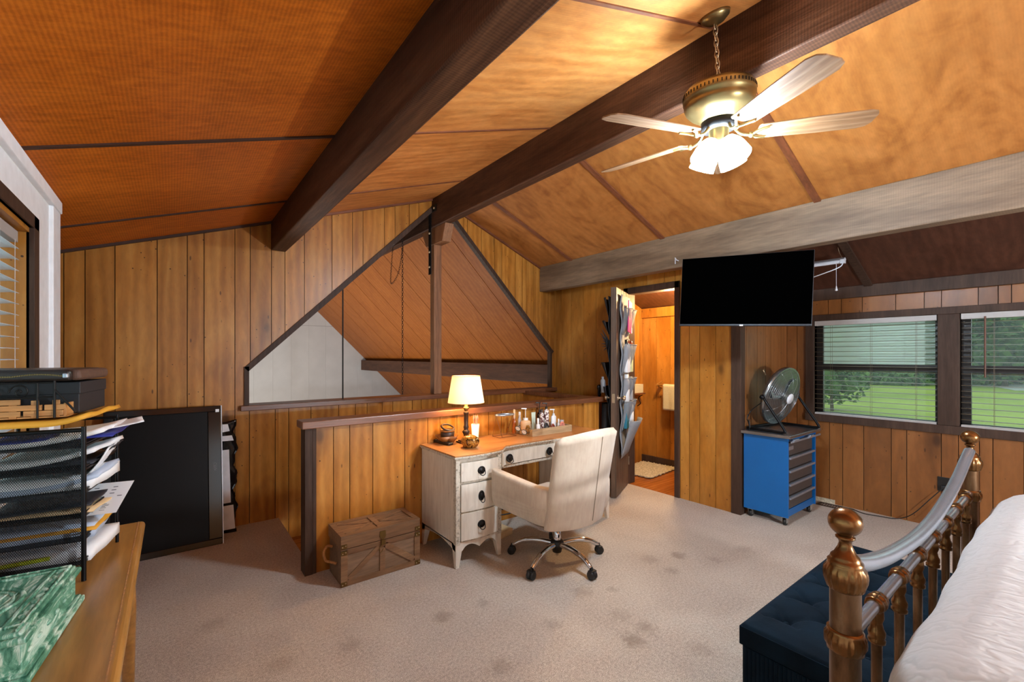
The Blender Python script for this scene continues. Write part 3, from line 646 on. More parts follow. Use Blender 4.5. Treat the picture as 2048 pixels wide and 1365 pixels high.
for a, b, w in (((.02, FRN, 0), (.02, FRN, .222), .04), ((TW - .02, FRN, 0), (TW - .02, FRN, .222), .04), ((TW / 2, FRN, .03), (TW / 2, FRN, .20), .035)):
    obj('batten', tbar(a, b, w), 'trunk', tk, .0015)
obj('batten', MB().box(0, TW, 0, .009, 0, .035), 'trunk', tk, .0015); obj('batten', MB().box(0, TW, -.001, .009, .195, .224), 'trunk', tk, .0015)
obj('batten', tbar((.045, .006, .04), (TW / 2 - .02, .006, .19), .03), 'trunk', tk, .001); obj('batten', tbar((TW - .045, .004, .045), (TW / 2 + .015, .004, .195), .036), 'trunk', tk, .001)
lid = obj('lid', MB().box(0, TW, 0, TD, .228, .300), 'trunk', tk, 0.002)
zt = .3035
for a, b, w in (((.0, .018, zt), (TW, .018, zt), .036), ((0, TD - .018, zt), (TW, TD - .018, zt), .036), ((.018, .036, zt), (.018, TD - .036, zt), .036), ((TW - .018, .036, zt), (TW - .018, TD - .036, zt), .036), ((TW / 2, .036, zt), (TW / 2, TD - .036, zt), .036),
                ((.04, .045, zt), (TW / 2 - .02, TD / 2, zt), .02), ((.04, TD - .045, zt), (TW / 2 - .02, TD / 2, zt), .02), ((TW - .04, .045, zt), (TW / 2 + .02, TD / 2, zt), .02), ((TW - .04, TD - .045, zt), (TW / 2 + .02, TD / 2, zt), .02)):
    obj('lid_batten', MB().bar(a, b, w, .007), 'trunk', lid, .0008)
for cx_, cz in ((.018, .245), (.018, .205), (.018, .018), (TW - .018, .245), (TW - .018, .205), (TW - .018, .018)):
    pl = obj('corner_plate', MB().box(cx_ - .018, cx_ + .018, -.004, -.001, cz - .013, cz + .013), 'old_brass', tk)
    for s_ in (-1, 1): obj('stud', MB().sphere((cx_ + .009 * s_, -.004, cz + .003 * s_), .0042, 8, 6), 'bolt', pl)
hs = obj('hasp', MB().prism([(TW / 2 - .018, -.006, .285), (TW / 2 + .018, -.006, .285), (TW / 2 + .02, -.006, .25), (TW / 2, -.006, .225), (TW / 2 - .02, -.006, .25)], (0, .006, 0)).cbox((TW / 2, -.008, .215), (.026, .012, .03)).tube(bez([(TW / 2 - .012, -.01, .20), (TW / 2 - .03, -.018, .175), (TW / 2 - .014, -.014, .155), (TW / 2, -.01, .175)], 5), .0025, 6), 'old_brass', tk)
obj('rope_handle', MB().tube(bez([(0, .18, .19), (-.03, .18, .20), (-.055, .165, .17), (-.05, .14, .13), (-.03, .115, .125), (0.0, .09, .115)], 6), .008, 8), 'rope', tk)

# ================================================================== WRITING DESK
t = NT('distressed_white_paint'); v = t.coords((1, 1, 1)); n1 = t.noise(v, 7, 5, .4, .6); n2 = t.noise(t.coords((1, 1, .15)), 30, 4, 0, .6); n3 = t.noise(v, 34, 4, 0, .65)
c = t.ramp(n2, [(.3, s2l((206, 194, 176))), (.65, s2l((228, 218, 202)))])
c = t.mix(t.ramp(n1, [(.6, g(0)), (.85, g(.4))]), c, s2l((168, 160, 146)))
c = t.mix(t.ramp(n3, [(.70, g(0)), (.76, g(1))]), c, s2l((120, 84, 56)))
t.base(c); t.set(Roughness=.5); t.bump(n3, .15, .004); M['desk_white'] = t.m
t = NT('distressed_edge'); v = t.coords((1, 1, 1)); n1 = t.noise(v, 60, 4, 0, .7)
t.base(t.ramp(n1, [(.34, s2l((136, 124, 106))), (.52, s2l((206, 196, 178)))])); t.set(Roughness=.55); M['desk_edge'] = t.m
M['desk_top'] = wood('worn_desk_top', (150, 92, 48), (178, 118, 66), (198, 142, 86), 'x', 0.32, 1.2, 0.4, 0, var=0.0, coat=0.25)
M['pull_black'] = plain('black_drawer_pull', (22, 20, 20), 0.35, 0.5)
DX0, DX1, DYB, DYF, DH = 1.474, 2.995, 3.028, 2.528, .742
dk = thing('writing_desk', 'distressed white kneehole desk with orange wooden top and black oval pulls', 'desk', (DX0, DYF, 0))
DW = DX1 - DX0; DD = DYB - DYF; PW = .366
def front_curve(n=40):
    pts = []
    for i in range(n + 1):
        x = DW * i / n; f = 0
        if x < PW: y = -.018 * math.sin(PI * x / PW)
        elif x > DW - PW: y = -.018 * math.sin(PI * (DW - x) / PW)
        else:
            q = (x - PW) / (DW - 2 * PW); e = min(q, 1 - q) / .12
            y = .075 * (1 if e > 1 else e * e * (3 - 2 * e)) + .012 * math.sin(PI * q)
        pts.append((x, y))
    return pts
fc = front_curve()
ov = lambda d: [(-d, -d)] + [(x, y - d) for x, y in fc] + [(DW + d, -d), (DW + d, DD), (-d, DD)]
def clean(P): 
    out = []
    for p in P:
        if not out or (abs(p[0] - out[-1][0]) + abs(p[1] - out[-1][1])) > 1e-5: out.append(p)
    return out
obj('top', MB().prism([(x, y, DH - .008) for x, y in clean(ov(.012))], (0, 0, .008)), 'desk_top', dk)
obj('top_moulding', MB().prism([(x, y, DH - .018) for x, y in clean(ov(.016))], (0, 0, .010)).prism([(x, y, DH - .03) for x, y in clean(ov(.006))], (0, 0, .012)), 'desk_edge', dk)
def carcass(x0, x1):
    m = MB(); m.box(x0, x1, .012, DD, .15, DH - .03); return m
for s_, x0 in ((0, 0), (1, DW - PW)):
    x1 = x0 + PW
    pd = obj('pedestal', carcass(x0, x1), 'desk_white', dk, .002)
    for zz in (0,):
        obj('corner_post', MB().box(x0 - .002, x0 + .032, -.004, .03, .15, DH - .03), 'desk_edge', pd, .004)
        obj('corner_post', MB().box(x1 - .03, x1 + .002, -.004, .03, .15, DH - .03), 'desk_edge', pd, .004)
    for (z0, z1) in ((.565, .69), (.365, .545), (.175, .355)):
        def dfn(u, v, z0=z0, z1=z1):
            x = x0 + .036 + (PW - .070) * u; return Vector((x, -.002 - .016 * math.sin(PI * u), z0 + (z1 - z0) * v))
        dr = MB().grid(dfn, 10, 1, False)
        d_ = obj('drawer', dr, 'desk_white', dk, solid=.018, fix=False, bevel=.002)
        obj('drawer_lip', MB().prism([(x0 + .034, .0, z0 - .012), (x0 + PW / 2, -.018, z0 - .012), (x1 - .034, .0, z0 - .012), (x1 - .034, .02, z0 - .012), (x0 + .034, .02, z0 - .012)], (0, 0, .008)), 'desk_edge', d_)
        zc = (z0 + z1) / 2; xc = x0 + PW / 2 + (-.0)
        tall = (z0 == .365)
        sx, sz = (.030, .026) if not tall else (.024, .034)
        Tp = Matrix.Translation((xc, -.024, zc)) @ Matrix.Rotation(R(90), 4, 'X') @ Matrix.Diagonal((sx / .03, sz / .03, 1, 1))
        pu = obj('drawer_pull', MB().lathe([(.03, 0), (.031, .004), (.026, .008), (.022, .006), (.016, .010), (.008, .014), (.001, .015)], 24, Tp), 'pull_black', d_)
        obj('bail_handle', MB().tube(bez([(xc - sx * .8, -.034, zc), (xc - sx * .6, -.046, zc - sz * .9), (xc, -.048, zc - sz * 1.25), (xc + sx * .6, -.046, zc - sz * .9), (xc + sx * .8, -.034, zc)], 4), .0028, 6), 'pull_black', d_)
    # feet and scalloped apron
    ap = [(x0, .15)] + [(x0 + .03 + (PW - .06) * q, .105 + .035 * abs(math.sin(PI * q * 2)) * (1 if .12 < q < .88 else .3)) for q in [i / 16 for i in range(17)]] + [(x1, .15)]
    obj('apron', MB().prism([(x, -.002, z) for x, z in [(x0, .165)] + [(x1, .165)] + ap[::-1]], (0, .016, 0)), 'desk_white', pd)
    sp = [(.0, .16), (.0, .11)] + [(.04 + (DD - .08) * i / 12, .12 + .028 * math.sin(PI * i / 12)) for i in range(13)] + [(DD, .11), (DD, .16)]
    for xx in (x0, x1 - .012): obj('side_apron', MB().prism([(xx, .01 + y * .97, z) for y, z in sp], (.012, 0, 0)), 'desk_white', pd)
    for fx, sx_ in ((x0, 1), (x1, -1)):
        for fy, sy_ in ((0, 1), (DD, -1)):
            w1, w0 = .055, .024; m = MB()
            a = [(fx, fy), (fx + sx_ * w1, fy), (fx + sx_ * w1, fy + sy_ * w1), (fx, fy + sy_ * w1)]
            b = [(fx, fy), (fx + sx_ * w0, fy), (fx + sx_ * w0, fy + sy_ * w0), (fx, fy + sy_ * w0)]
            m.add([(x, y, .16) for x, y in a] + [(x, y, 0) for x, y in b], [[0, 1, 2, 3], [7, 6, 5, 4], [0, 4, 5, 1], [1, 5, 6, 2], [2, 6, 7, 3], [3, 7, 4, 0]])
            obj('leg', m, 'desk_white', dk)
# centre drawer following the recess
def cfn(u, v):
    q = .06 + .88 * u; x = PW + (DW - 2 * PW) * q
    e = min(q, 1 - q) / .12; y = .075 * (1 if e > 1 else e * e * (3 - 2 * e)) + .012 * math.sin(PI * q)
    return Vector((x, y + .004, .60 + .095 * v))
cdw = obj('drawer', MB().grid(cfn, 24, 1, False), 'desk_white', dk, solid=.012, fix=False)
obj('rail', MB().prism([(PW, .02, .575), (PW + .07, .09, .575), (DW - PW - .07, .09, .575), (DW - PW, .02, .575), (DW - PW, .13, .575), (PW, .13, .575)], (0, 0, .018)).prism([(PW, .025, .69), (PW + .07, .09, .69), (DW - PW - .07, .09, .69), (DW - PW, .025, .69), (DW - PW, .13, .69), (PW, .13, .69)], (0, 0, .03)), 'desk_edge', dk)
obj('drawer_box', MB().box(PW, DW - PW, .11, DD, .59, .705), 'desk_white', dk)
for q in (.16, .66):
    xc = PW + (DW - 2 * PW) * q
    Tp = Matrix.Translation((xc, .068, .648)) @ Matrix.Rotation(R(90), 4, 'X')
    obj('drawer_pull', MB().lathe([(.03, 0), (.031, .004), (.026, .008), (.022, .006), (.016, .010), (.008, .014), (.001, .015)], 24, Tp), 'pull_black', cdw)
    obj('bail_handle', MB().tube(bez([(xc - .025, .060, .648), (xc - .018, .044, .625), (xc, .042, .617), (xc + .018, .044, .625), (xc + .025, .060, .648)], 4), .0028, 6), 'pull_black', cdw)

# ================================================================== OFFICE CHAIR
t = NT('linen'); v = t.coords((1, 1, 1)); 
wa_ = t.n('ShaderNodeTexWave', wave_type='BANDS', bands_direction='Z'); wa_.inputs['Scale'].default_value = 110; wa_.inputs['Distortion'].default_value = 2; t.l(v, wa_.inputs['Vector'])
wb_ = t.n('ShaderNodeTexWave', wave_type='BANDS', bands_direction='X'); wb_.inputs['Scale'].default_value = 110; wb_.inputs['Distortion'].default_value = 2; t.l(v, wb_.inputs['Vector'])
n1 = t.noise(v, 6, 4); n2 = t.noise(t.coords((1, 1, .2)), 60, 4)
c = t.ramp(n1, [(.3, s2l((196, 176, 154))), (.7, s2l((216, 198, 176)))]); c = t.mix(.10, c, t.ramp(n2, [(.35, g(.2)), (.65, g(.8))]), 'OVERLAY')
c = t.mix(.15, c, t.mix(.5, t.ramp(wa_.outputs['Fac'], [(0, g(.2)), (1, g(.8))]), t.ramp(wb_.outputs['Fac'], [(0, g(.2)), (1, g(.8))])), 'OVERLAY')
t.base(c); t.set(Roughness=.9); t.b.inputs['Sheen Weight'].default_value = .2; M['linen'] = t.m
M['chrome'] = plain('chrome', (215, 215, 218), 0.08, 1.0, 0.02)
M['black_plastic'] = plain('black_plastic', (22, 22, 23), 0.45, var=0.05)
M['seam'] = plain('seam_thread', (150, 132, 110), 0.9)
och = thing('office_chair', 'cream linen barrel-arm desk chair on a chrome five-star castor base', 'chair', (2.09, 2.22, 0), R(7))
for k in range(5):
    a = R(197 - 7 + 72 * k); d = Vector((math.cos(a), math.sin(a), 0))
    lg = obj('base_leg', MB().tube(bez([d * .03 + Vector((0, 0, .115)), d * .14 + Vector((0, 0, .122)), d * .24 + Vector((0, 0, .105)), d * .315 + Vector((0, 0, .065))], 6), [.019] * 6 + [.018] * 6 + [.016] * 6 + [.013], 10), 'chrome', och)
    c_ = d * .325; cm_ = MB()
    ax = Vector((-d.y, d.x, 0)); T = Matrix.Translation(c_ + Vector((0, 0, .027))) @ Matrix((ax, d, Vector((0, 0, 1)))).transposed().to_4x4() @ Matrix.Rotation(R(90), 4, 'Y')
    cm_.lathe([(.001, -.024), (.022, -.024), (.027, -.020), (.027, -.006), (.02, -.004), (.02, .004), (.027, .006), (.027, .020), (.022, .024), (.001, .024)], 18, T)
    obj('caster', cm_, 'black_plastic', lg)
    obj('caster_hood', MB().cbox(c_ + Vector((0, 0, .047)), (.03, .05, .02), rotm(0, 0, a)).tube([c_ + Vector((0, 0, .045)), c_ + Vector((0, 0, .075))], .006, 8), 'black_plastic', lg, .004)
obj('hub', MB().lathe([(.012, .055), (.03, .06), (.038, .09), (.045, .10), (.045, .135), (.03, .145)], 20), 'black_plastic', och)
obj('gas_lift', MB().lathe([(.026, .14), (.026, .22), (.020, .222), (.020, .36)], 20), 'chrome', och)
obj('lift_tip', MB().lathe([(.010, .035), (.010, .06)], 12), 'chrome', och)
obj('seat_plate', MB().box(-.12, .12, -.12, .14, .33, .365), 'black_plastic', och, .01)
def chain_path(s_):
    """plan outline of the wrap-round shell: s 0..1 from left arm front to right arm front"""
    a = .40; hw_, fy, by, rr = .322, .30, -.27, .20
    L1 = fy - (by + rr); L2 = PI / 2 * rr; L3 = 2 * (hw_ - rr); T_ = 2 * L1 + 2 * L2 + L3; d = s_ * T_
    if d < L1: return Vector((-hw_, fy - d, 0)), Vector((-1, 0, 0))
    d -= L1
    if d < L2: q = d / rr; n_ = Vector((-math.cos(q), -math.sin(q), 0)); return Vector((-hw_ + rr, by + rr, 0)) + n_ * rr, n_
    d -= L2
    if d < L3: return Vector((-hw_ + rr + d, by, 0)), Vector((0, -1, 0))
    d -= L3
    if d < L2: q = d / rr; n_ = Vector((math.sin(q), -math.cos(q), 0)); return Vector((hw_ - rr, by + rr, 0)) + n_ * rr, n_
    d -= L2
    return Vector((hw_, by + rr + d, 0)), Vector((1, 0, 0))
def shellfn(u, v):
    p, n_ = chain_path(min(max(u, 0), 1)); e = abs(u - .5) * 2
    ztop = .585 + .05 * max(0, e - .35) ** 1.2 * 1.6; zb = .335 + .05 * e * e
    th = .036; a = 2 * PI * v
    cx_, cz = math.cos(a), math.sin(a); k = 6
    rx = th * math.copysign(abs(cx_) ** (2 / k), cx_); rz = math.copysign(abs(cz) ** (2 / k), cz)
    endr = 1 - .5 * max(0, (e - .96) / .04) ** 2
    z = (ztop + zb) / 2 + rz * (ztop - zb) / 2 * (0.98 if e > .99 else 1)
    low = max(0, (.48 - z) / .15); flare = -.035 * low * low + .012 * (z - .4)
    return p + n_ * (rx * endr + flare - .01) + Vector((0, 0, z))
shell = MB().grid(shellfn, 60, 32, closed_u=False)
# close arm ends
for u in (0, 1):
    ring = [shellfn(u, j / 32) for j in range(32)]; shell.add(ring, [list(range(32))])
obj('arm_shell', shell, 'linen', och)
def bkfn(u, v):
    """rounded slab back, slightly curved and raked"""
    x = (u - .5) * 2; z = v
    return None
bk = MB()
def slabfn(u, v):
    a = 2 * PI * u; k = 5
    cx_, sy_ = math.cos(a), math.sin(a)
    X_ = .302 * math.copysign(abs(cx_) ** (2 / k), cx_); Y_ = .044 * math.copysign(abs(sy_) ** (2 / 3), sy_)
    tcap = min(1, (1 - v) / .05, (v + .02) / .03); f = (1 - (1 - max(0, tcap)) ** 2) ** .5 if tcap < 1 else 1
    z = .335 + v * .595
    X_ *= (1 - .06 * (1 - v)) * (0.90 + .10 * f); Y_ *= f
    curve = .11 * (X_ / .28) ** 2 * (1 - .35 * v)
    return Vector((X_ - .03, -.268 - .085 * v + curve * .9 + Y_, z + (-.012 + .022 * math.cos(X_ * 6)) * (v > .9) ))
bk.grid(slabfn, 56, 26, closed_u=True); top_r = [slabfn(i / 56, 1) for i in range(56)]; bk.add(top_r, [list(range(56))])
b_ = obj('backrest', bk, 'linen', och)
def on_back(x, v): 
    curve = .11 * (x / .28) ** 2 * (1 - .35 * v); return Vector((x - .03, -.268 - .085 * v + curve * .9 - .0455, .335 + v * .595))
obj('seam', MB().tube([on_back(-.005, i / 20) for i in range(1, 20)], .0025, 6), 'seam', b_)
obj('seat_cushion', MB().box(-.25, .25, -.2, .30, .34, .44), 'linen', och, .04, 4)
# ================================================================== BLUE TOOL CHEST AND FLOOR FAN
M['blue_steel'] = plain('blue_enamel', (0, 90, 156), 0.42, var=0.05, scale=4)
M['grey_face'] = plain('charcoal_enamel', (66, 60, 58), 0.45, var=0.06)
M['alu'] = plain('brushed_aluminium', (168, 178, 192), 0.3, 0.75, 0.08)
M['alu_top'] = plain('galvanised_top', (136, 138, 142), 0.25, 0.85, 0.15, 7)
tc = thing('tool_chest', 'blue steel tool chest on castors with dark drawers and a metal top', 'tool chest', (3.968, 1.492, 0))
CWd, CDp, CZ0, CZ1 = .60, .352, .075, .725
obj('carcass', MB().box(0, .018, 0, CDp, CZ0, CZ1).box(CWd - .018, CWd, 0, CDp, CZ0, CZ1).box(.001, CWd - .001, .012, CDp - .001, CZ0 + .001, CZ0 + .06).box(.002, CWd - .002, .34, CDp - .002, CZ0 + .002, CZ1 - .001).box(.001, CWd - .001, .012, CDp - .003, CZ1 - .035, CZ1 - .002).box(.01, CWd - .01, .05, .33, CZ0 + .05, CZ1 - .03), 'blue_steel', tc, .002)
dz = (CZ1 - .04 - (CZ0 + .065)) / 5
for i in range(5):
    z0 = CZ0 + .065 + dz * i
    d_ = obj('drawer', MB().box(.022, CWd - .045, .014, .06, z0, z0 + dz - .006), 'grey_face', tc, .002)
    if i < 4: obj('handle', MB().box(.024, CWd - .047, -.012, .014, z0 + dz - .026, z0 + dz - .008), 'alu', d_, .004)
    else: obj('name_plate', MB().box(.03, .14, .011, .014, z0 + .045, z0 + .075), 'alu', d_)
obj('work_top', MB().box(-.035, CWd + .03, -.03, CDp + .01, CZ1 + .002, CZ1 + .028), 'alu_top', tc, .003)
obj('lip_rail', MB().box(-.0, CWd + .03, -.028, -.018, CZ1 - .035, CZ1 - .02), 'alu', tc, .002)
for x in (.08, .40): obj('draw_latch', MB().cbox((x, -.03, CZ1 - .018), (.09, .02, .022)).cbox((x - .05, -.032, CZ1 - .022), (.03, .015, .014)), 'alu', tc, .003)
M['caster_steel'] = plain('caster_steel', (200, 200, 196), 0.2, 0.9)
for x, y in ((.05, .04), (CWd - .04, .04), (.05, CDp - .04), (CWd - .04, CDp - .04)):
    w_ = obj('caster', MB().lathe([(.001, -.012), (.026, -.012), (.03, -.008), (.03, .008), (.026, .012), (.001, .012)], 18, Matrix.Translation((x, y, .03)) @ Matrix.Rotation(R(90), 4, 'X')), 'black_plastic', tc)
    obj('fork', MB().box(x - .02, x + .02, y - .018, y - .014, .02, .066).box(x - .02, x + .02, y + .014, y + .018, .02, .066).box(x - .026, x + .026, y - .022, y + .022, .064, .075), 'caster_steel', w_, .002)
# fan standing on the chest
FCX, FCY, FCZ = 4.29, 1.675, 1.045; DT = CZ1 + .028
pf = thing('drum_fan', 'black tilting floor fan with wire cage on top of the blue tool chest', 'fan', (FCX, FCY, DT))
FR = .258
Tf = Matrix.Translation((0, 0, FCZ - DT)) @ Matrix.Rotation(R(-7), 4, 'Z') @ Matrix.Rotation(R(90 + 15), 4, 'X')
def P(p): return Tf @ Vector(p)
def cage(zs, name):
    m = MB()
    for i in range(15):
        q = .05 + (FR - .05) * i / 14; z = zs * (.075 * (1 - (q / FR) ** 3.0) + .01)
        m.tube([P((q * math.cos(2 * PI * k / 36), q * math.sin(2 * PI * k / 36), z)) for k in range(36)], .0014, 4, closed=True)
    for k in range(12):
        a = 2 * PI * k / 12
        m.tube([P((q * math.cos(a), q * math.sin(a), zs * (.075 * (1 - (q / FR) ** 3.0) + .012))) for q in [.04 + (FR - .04) * j / 8 for j in range(9)]], .0016, 4)
    return obj(name, m, 'bolt_dark', pf)
M['bolt_dark'] = plain('dark_wire', (150, 154, 156), 0.25, 0.9)
cage(1, 'front_guard'); cage(-1, 'rear_guard')
obj('guard_band', MB().lathe([(FR, -.018), (FR + .004, -.018), (FR + .004, .018), (FR, .018)], 48, Tf), 'bolt_dark', pf)
obj('motor', MB().lathe([(.001, -.11), (.05, -.105), (.058, -.08), (.058, -.02), (.03, -.01), (.03, .03), (.001, .04)], 24, Tf), 'black_metal', pf)
obj('hub_badge', MB().lathe([(.001, .092), (.045, .09), (.048, .082), (.001, .08)], 24, Tf), 'tube_white', pf)
M['fan_blade'] = plain('silver_blade', (150, 158, 160), 0.3, 0.7)
for k in range(3):
    a = 2 * PI * k / 3 + .5
    def bf(u, v, a=a):
        r_ = .03 + .175 * u; w = (v - .5) * (.45 + .55 * math.sin(PI * min(1, u * .8 + .15))) * 1.5
        an = a + w; return P((r_ * math.cos(an), r_ * math.sin(an), (v - .5) * .06))
    obj('blade', MB().grid(bf, 8, 8), 'fan_blade', pf, solid=.002, fix=False)
ax_ = Matrix.Rotation(R(-7), 4, 'Z')
L_, Rr = ax_ @ Vector((-FR - .012, 0, FCZ - DT)), ax_ @ Vector((FR + .012, 0, FCZ - DT))
def A(x, y, z): return ax_ @ Vector((x, y, z))
zc = FCZ - DT
obj('stand', MB().tube(bez([A(-FR - .014, 0, zc + .0), A(-FR - .014, -.09, zc - .13), A(-FR - .014, -.175, .04), A(-FR - .014, -.17, .012), A(-FR - .014, -.05, .011), A(-FR - .014, .10, .011), A(-FR + .02, .15, .011), A(0, .155, .011), A(FR - .02, .15, .011), A(FR + .014, .10, .011), A(FR + .014, -.05, .011), A(FR + .014, -.17, .012), A(FR + .014, -.175, .04), A(FR + .014, -.09, zc - .13), A(FR + .014, 0, zc)], 5), .0105, 10), 'black_metal', pf)
for s_ in (-1, 1): obj('pivot_knob', MB().lathe([(.001, 0), (.02, 0), (.022, .012), (.014, .03), (.001, .032)], 16, Matrix.Translation(A(s_ * (FR + .012), 0, zc)) @ ax_ @ Matrix.Rotation(R(90 * s_), 4, 'Y')), 'black_metal', pf)
obj('carry_handle', MB().tube(bez([P((-.03, .0, -.09)) + Vector((-.06, 0, .16)), P((-.03, .0, -.09)) + Vector((-.08, .01, .20)), P((-.03, .0, -.09)) + Vector((-.05, .02, .21))], 5), .006, 6), 'bolt', pf)
obj('power_cord', MB().tube(bez([A(-FR - .0, .02, zc - .05), Vector((-.20, .16, .16)), Vector((-.26, .165, .10)), Vector((-.285, .15, .13)), Vector((-.30, .15, .09)), Vector((-.26, .16, .07)), Vector((-.235, .165, .04)), Vector((-.245, .15, .008)), Vector((-.30, .14, .006)), Vector((-.315, .12, .03)), Vector((-.29, .14, .09))], 7), .004, 6), 'black_plastic', pf)

# ================================================================== BED
t = NT('antique_bronze'); v = t.coords((1, 1, .4)); n1 = t.noise(v, 26, 5, .5, .6)
t.base(t.ramp(n1, [(.3, s2l((76, 50, 28))), (.55, s2l((112, 82, 54))), (.75, s2l((140, 112, 84)))])); t.set(Roughness=.32, Metallic=.75); M['bronze'] = t.m
M['bronze_cast'] = plain('cast_bronze', (116, 80, 44), 0.26, 0.85, 0.35, 40, 0.2)
M['satin_silver'] = plain('satin_silver_tube', (172, 176, 184), 0.26, 0.8, 0.05)
bed = thing('bed', 'metal bed with bronze posts and a curved silver rail along its footboard', 'bed', (1.058, 0.295, 0))
BW = 1.50
def post_(x):
    T = Matrix.Translation((x, 0, 0))
    p = obj('post', MB().lathe([(.026, 0), (.026, .955)], 28, T), 'bronze', bed)
    fl = lambda a, i: 1 + (.06 * math.cos(a * 18) if 1 < i < 6 else 0)
    obj('collar', MB().lathe([(.027, .938), (.031, .941), (.031, .946), (.0345, .957), (.0355, .967), (.0345, .977), (.031, .985), (.030, .989), (.030, .993), (.027, .996), (.025, 1.001), (.024, 1.004), (.019, 1.009), (.0125, 1.022), (.0105, 1.030), (.0125, 1.036), (.0165, 1.039), (.0165, 1.042), (.012, 1.045)], 60, T, fl), 'bronze_cast', p)
    obj('finial', MB().sphere((x, 0, 1.0705), .029, 28, 18, (1, 1, .95)), 'bronze_cast', p)
    for zc_ in (.838, .45):
        obj('ring', MB().lathe([(.027, zc_ - .022), (.031, zc_ - .020), (.031, zc_ - .015), (.0335, zc_ - .008), (.034, zc_), (.0335, zc_ + .008), (.031, zc_ + .015), (.031, zc_ + .020), (.027, zc_ + .022)], 60, T, lambda a, i: 1 + (.06 * math.cos(a * 18) if 2 < i < 6 else 0)), 'bronze_cast', p)
post_(0); post_(BW)
obj('top_rail', MB().tube(bez([(.02, 0, .982), (.16, 0, .946), (.34, 0, .915), (.58, 0, .893), (.80, 0, .893), (1.02, 0, .915), (1.22, 0, .950), (1.38, 0, .99), (1.48, 0, 1.015)], 6), .0175, 14), 'satin_silver', bed)
obj('cross_rail', MB().tube([(.02, 0, .838), (BW - .02, 0, .845)], .0125, 12), 'satin_silver', bed)
obj('lower_rail', MB().tube([(.02, 0, .42), (BW - .02, 0, .42)], .0125, 12), 'bronze', bed)
for k in range(7):
    x = .212 + .1975 * k; T = Matrix.Translation((x, 0, 0)); zr_ = .838 + .007 * x / BW
    s_ = obj('spindle', MB().lathe([(.0105, .42), (.0105, .80)], 14, T), 'bronze', bed)
    kn = MB().lathe([(.013, -.024), (.018, -.022), (.0185, -.014), (.016, -.010), (.0205, -.004), (.0205, .004), (.016, .010), (.0185, .014), (.018, .022), (.013, .024)], 20, Matrix.Translation((x, 0, zr_)) @ Matrix.Rotation(R(90), 4, 'Y'))
    kn.lathe([(.0115, .748), (.0165, .750), (.0168, .757), (.014, .761), (.0165, .765), (.0165, .775), (.013, .782), (.0105, .795), (.014, .806), (.013, .822), (.008, .83)], 20, T)
    obj('knuckle', kn, 'bronze_cast', s_)
obj('side_rail', MB().box(-.005, .02, -1.95, -.02, .36, .42).box(BW - .02, BW + .005, -1.95, -.02, .36, .42), 'bronze', bed)
# mattress + coverlet
t = NT('matelasse_coverlet'); v = t.coords((1, 1, 1)); n0 = t.noise(v, 5, 3)
wv = t.n('ShaderNodeTexWave', wave_type='BANDS', bands_direction='DIAGONAL'); wv.inputs['Scale'].default_value = 12; wv.inputs['Distortion'].default_value = 14; wv.inputs['Detail'].default_value = 2.5; wv.inputs['Detail Scale'].default_value = 1.6
t.l(t.coords((1.0, .8, 1)), wv.inputs['Vector'])
t.base(t.ramp(wv.outputs['Fac'], [(0, s2l((172, 170, 167))), (.25, s2l((180, 178, 175)))])); t.set(Roughness=.85); t.bump(wv.outputs['Fac'], .3, .005); t.b.inputs['Sheen Weight'].default_value = .2; M['coverlet'] = t.m
mt = thing('mattress', 'thick mattress lying in the metal bed under its coverlet', 'mattress', (1.808, -.775, .42))
obj('ticking', MB().box(-.74, .74, -.98, .96, -.10, .44), 'white_paint', mt, .05, 3)
def cov(u, v):
    """rounded blanket draped over the mattress: u across (x), v from foot towards the head (y)"""
    def prof(q, half, drop, r):     # q in 0..1, returns (lateral, height)
        Ls = [drop, PI / 2 * r, 2 * (half - r), PI / 2 * r, drop]; Tt = sum(Ls); d = q * Tt
        if d < Ls[0]: return -half - .02 * (1 - d / Ls[0]), -r - drop + d
        d -= Ls[0]
        if d < Ls[1]: a = d / r; return -half + r - r * math.cos(a), -r + r * math.sin(a)
        d -= Ls[1]
        if d < Ls[2]: return -half + r + d, 0
        d -= Ls[2]
        if d < Ls[3]: a = d / r; return half - r + r * math.sin(a), -r + r * math.cos(a)
        d -= Ls[3]; return half + .02 * d / Ls[4], -r - d
    X_, zx = prof(u, .84, .36, .12)
    r = .11; drop = .34; Lt = 1.9; d = v * (Lt + PI / 2 * r + drop)
    if d < drop: yy, zy = .0 + .0, -r - drop + d
    elif d < drop + PI / 2 * r: a = (d - drop) / r; yy, zy = r * (1 - math.cos(a)), -r + r * math.sin(a)
    else: yy, zy = r + (d - drop - PI / 2 * r), 0
    z = -((abs(zx) ** 2.2 + abs(zy) ** 2.2) ** (1 / 2.2)) if (zx or zy) else 0
    ed = max(0, abs(X_) - .68) / .16
    yy2 = yy + .07 * min(1, ed) ** 2.2 * max(0, 1 - yy / .5)
    w = .006 * math.sin(X_ * 21 + yy * 3) * min(1, -z * 6) + .004 * math.sin(X_ * 5) 
    return Vector((X_, .975 - yy2 + w, .48 + z + .004 * math.sin(X_ * 6 + 1) * math.cos(yy * 5)))
cv = obj('coverlet', MB().grid(cov, 70, 70), 'coverlet', None, fix=False, solid=.006); cv.location = (1.745, -.75, .42)
tag(cv, 'white rippled coverlet spread over the bed mattress', 'blanket')

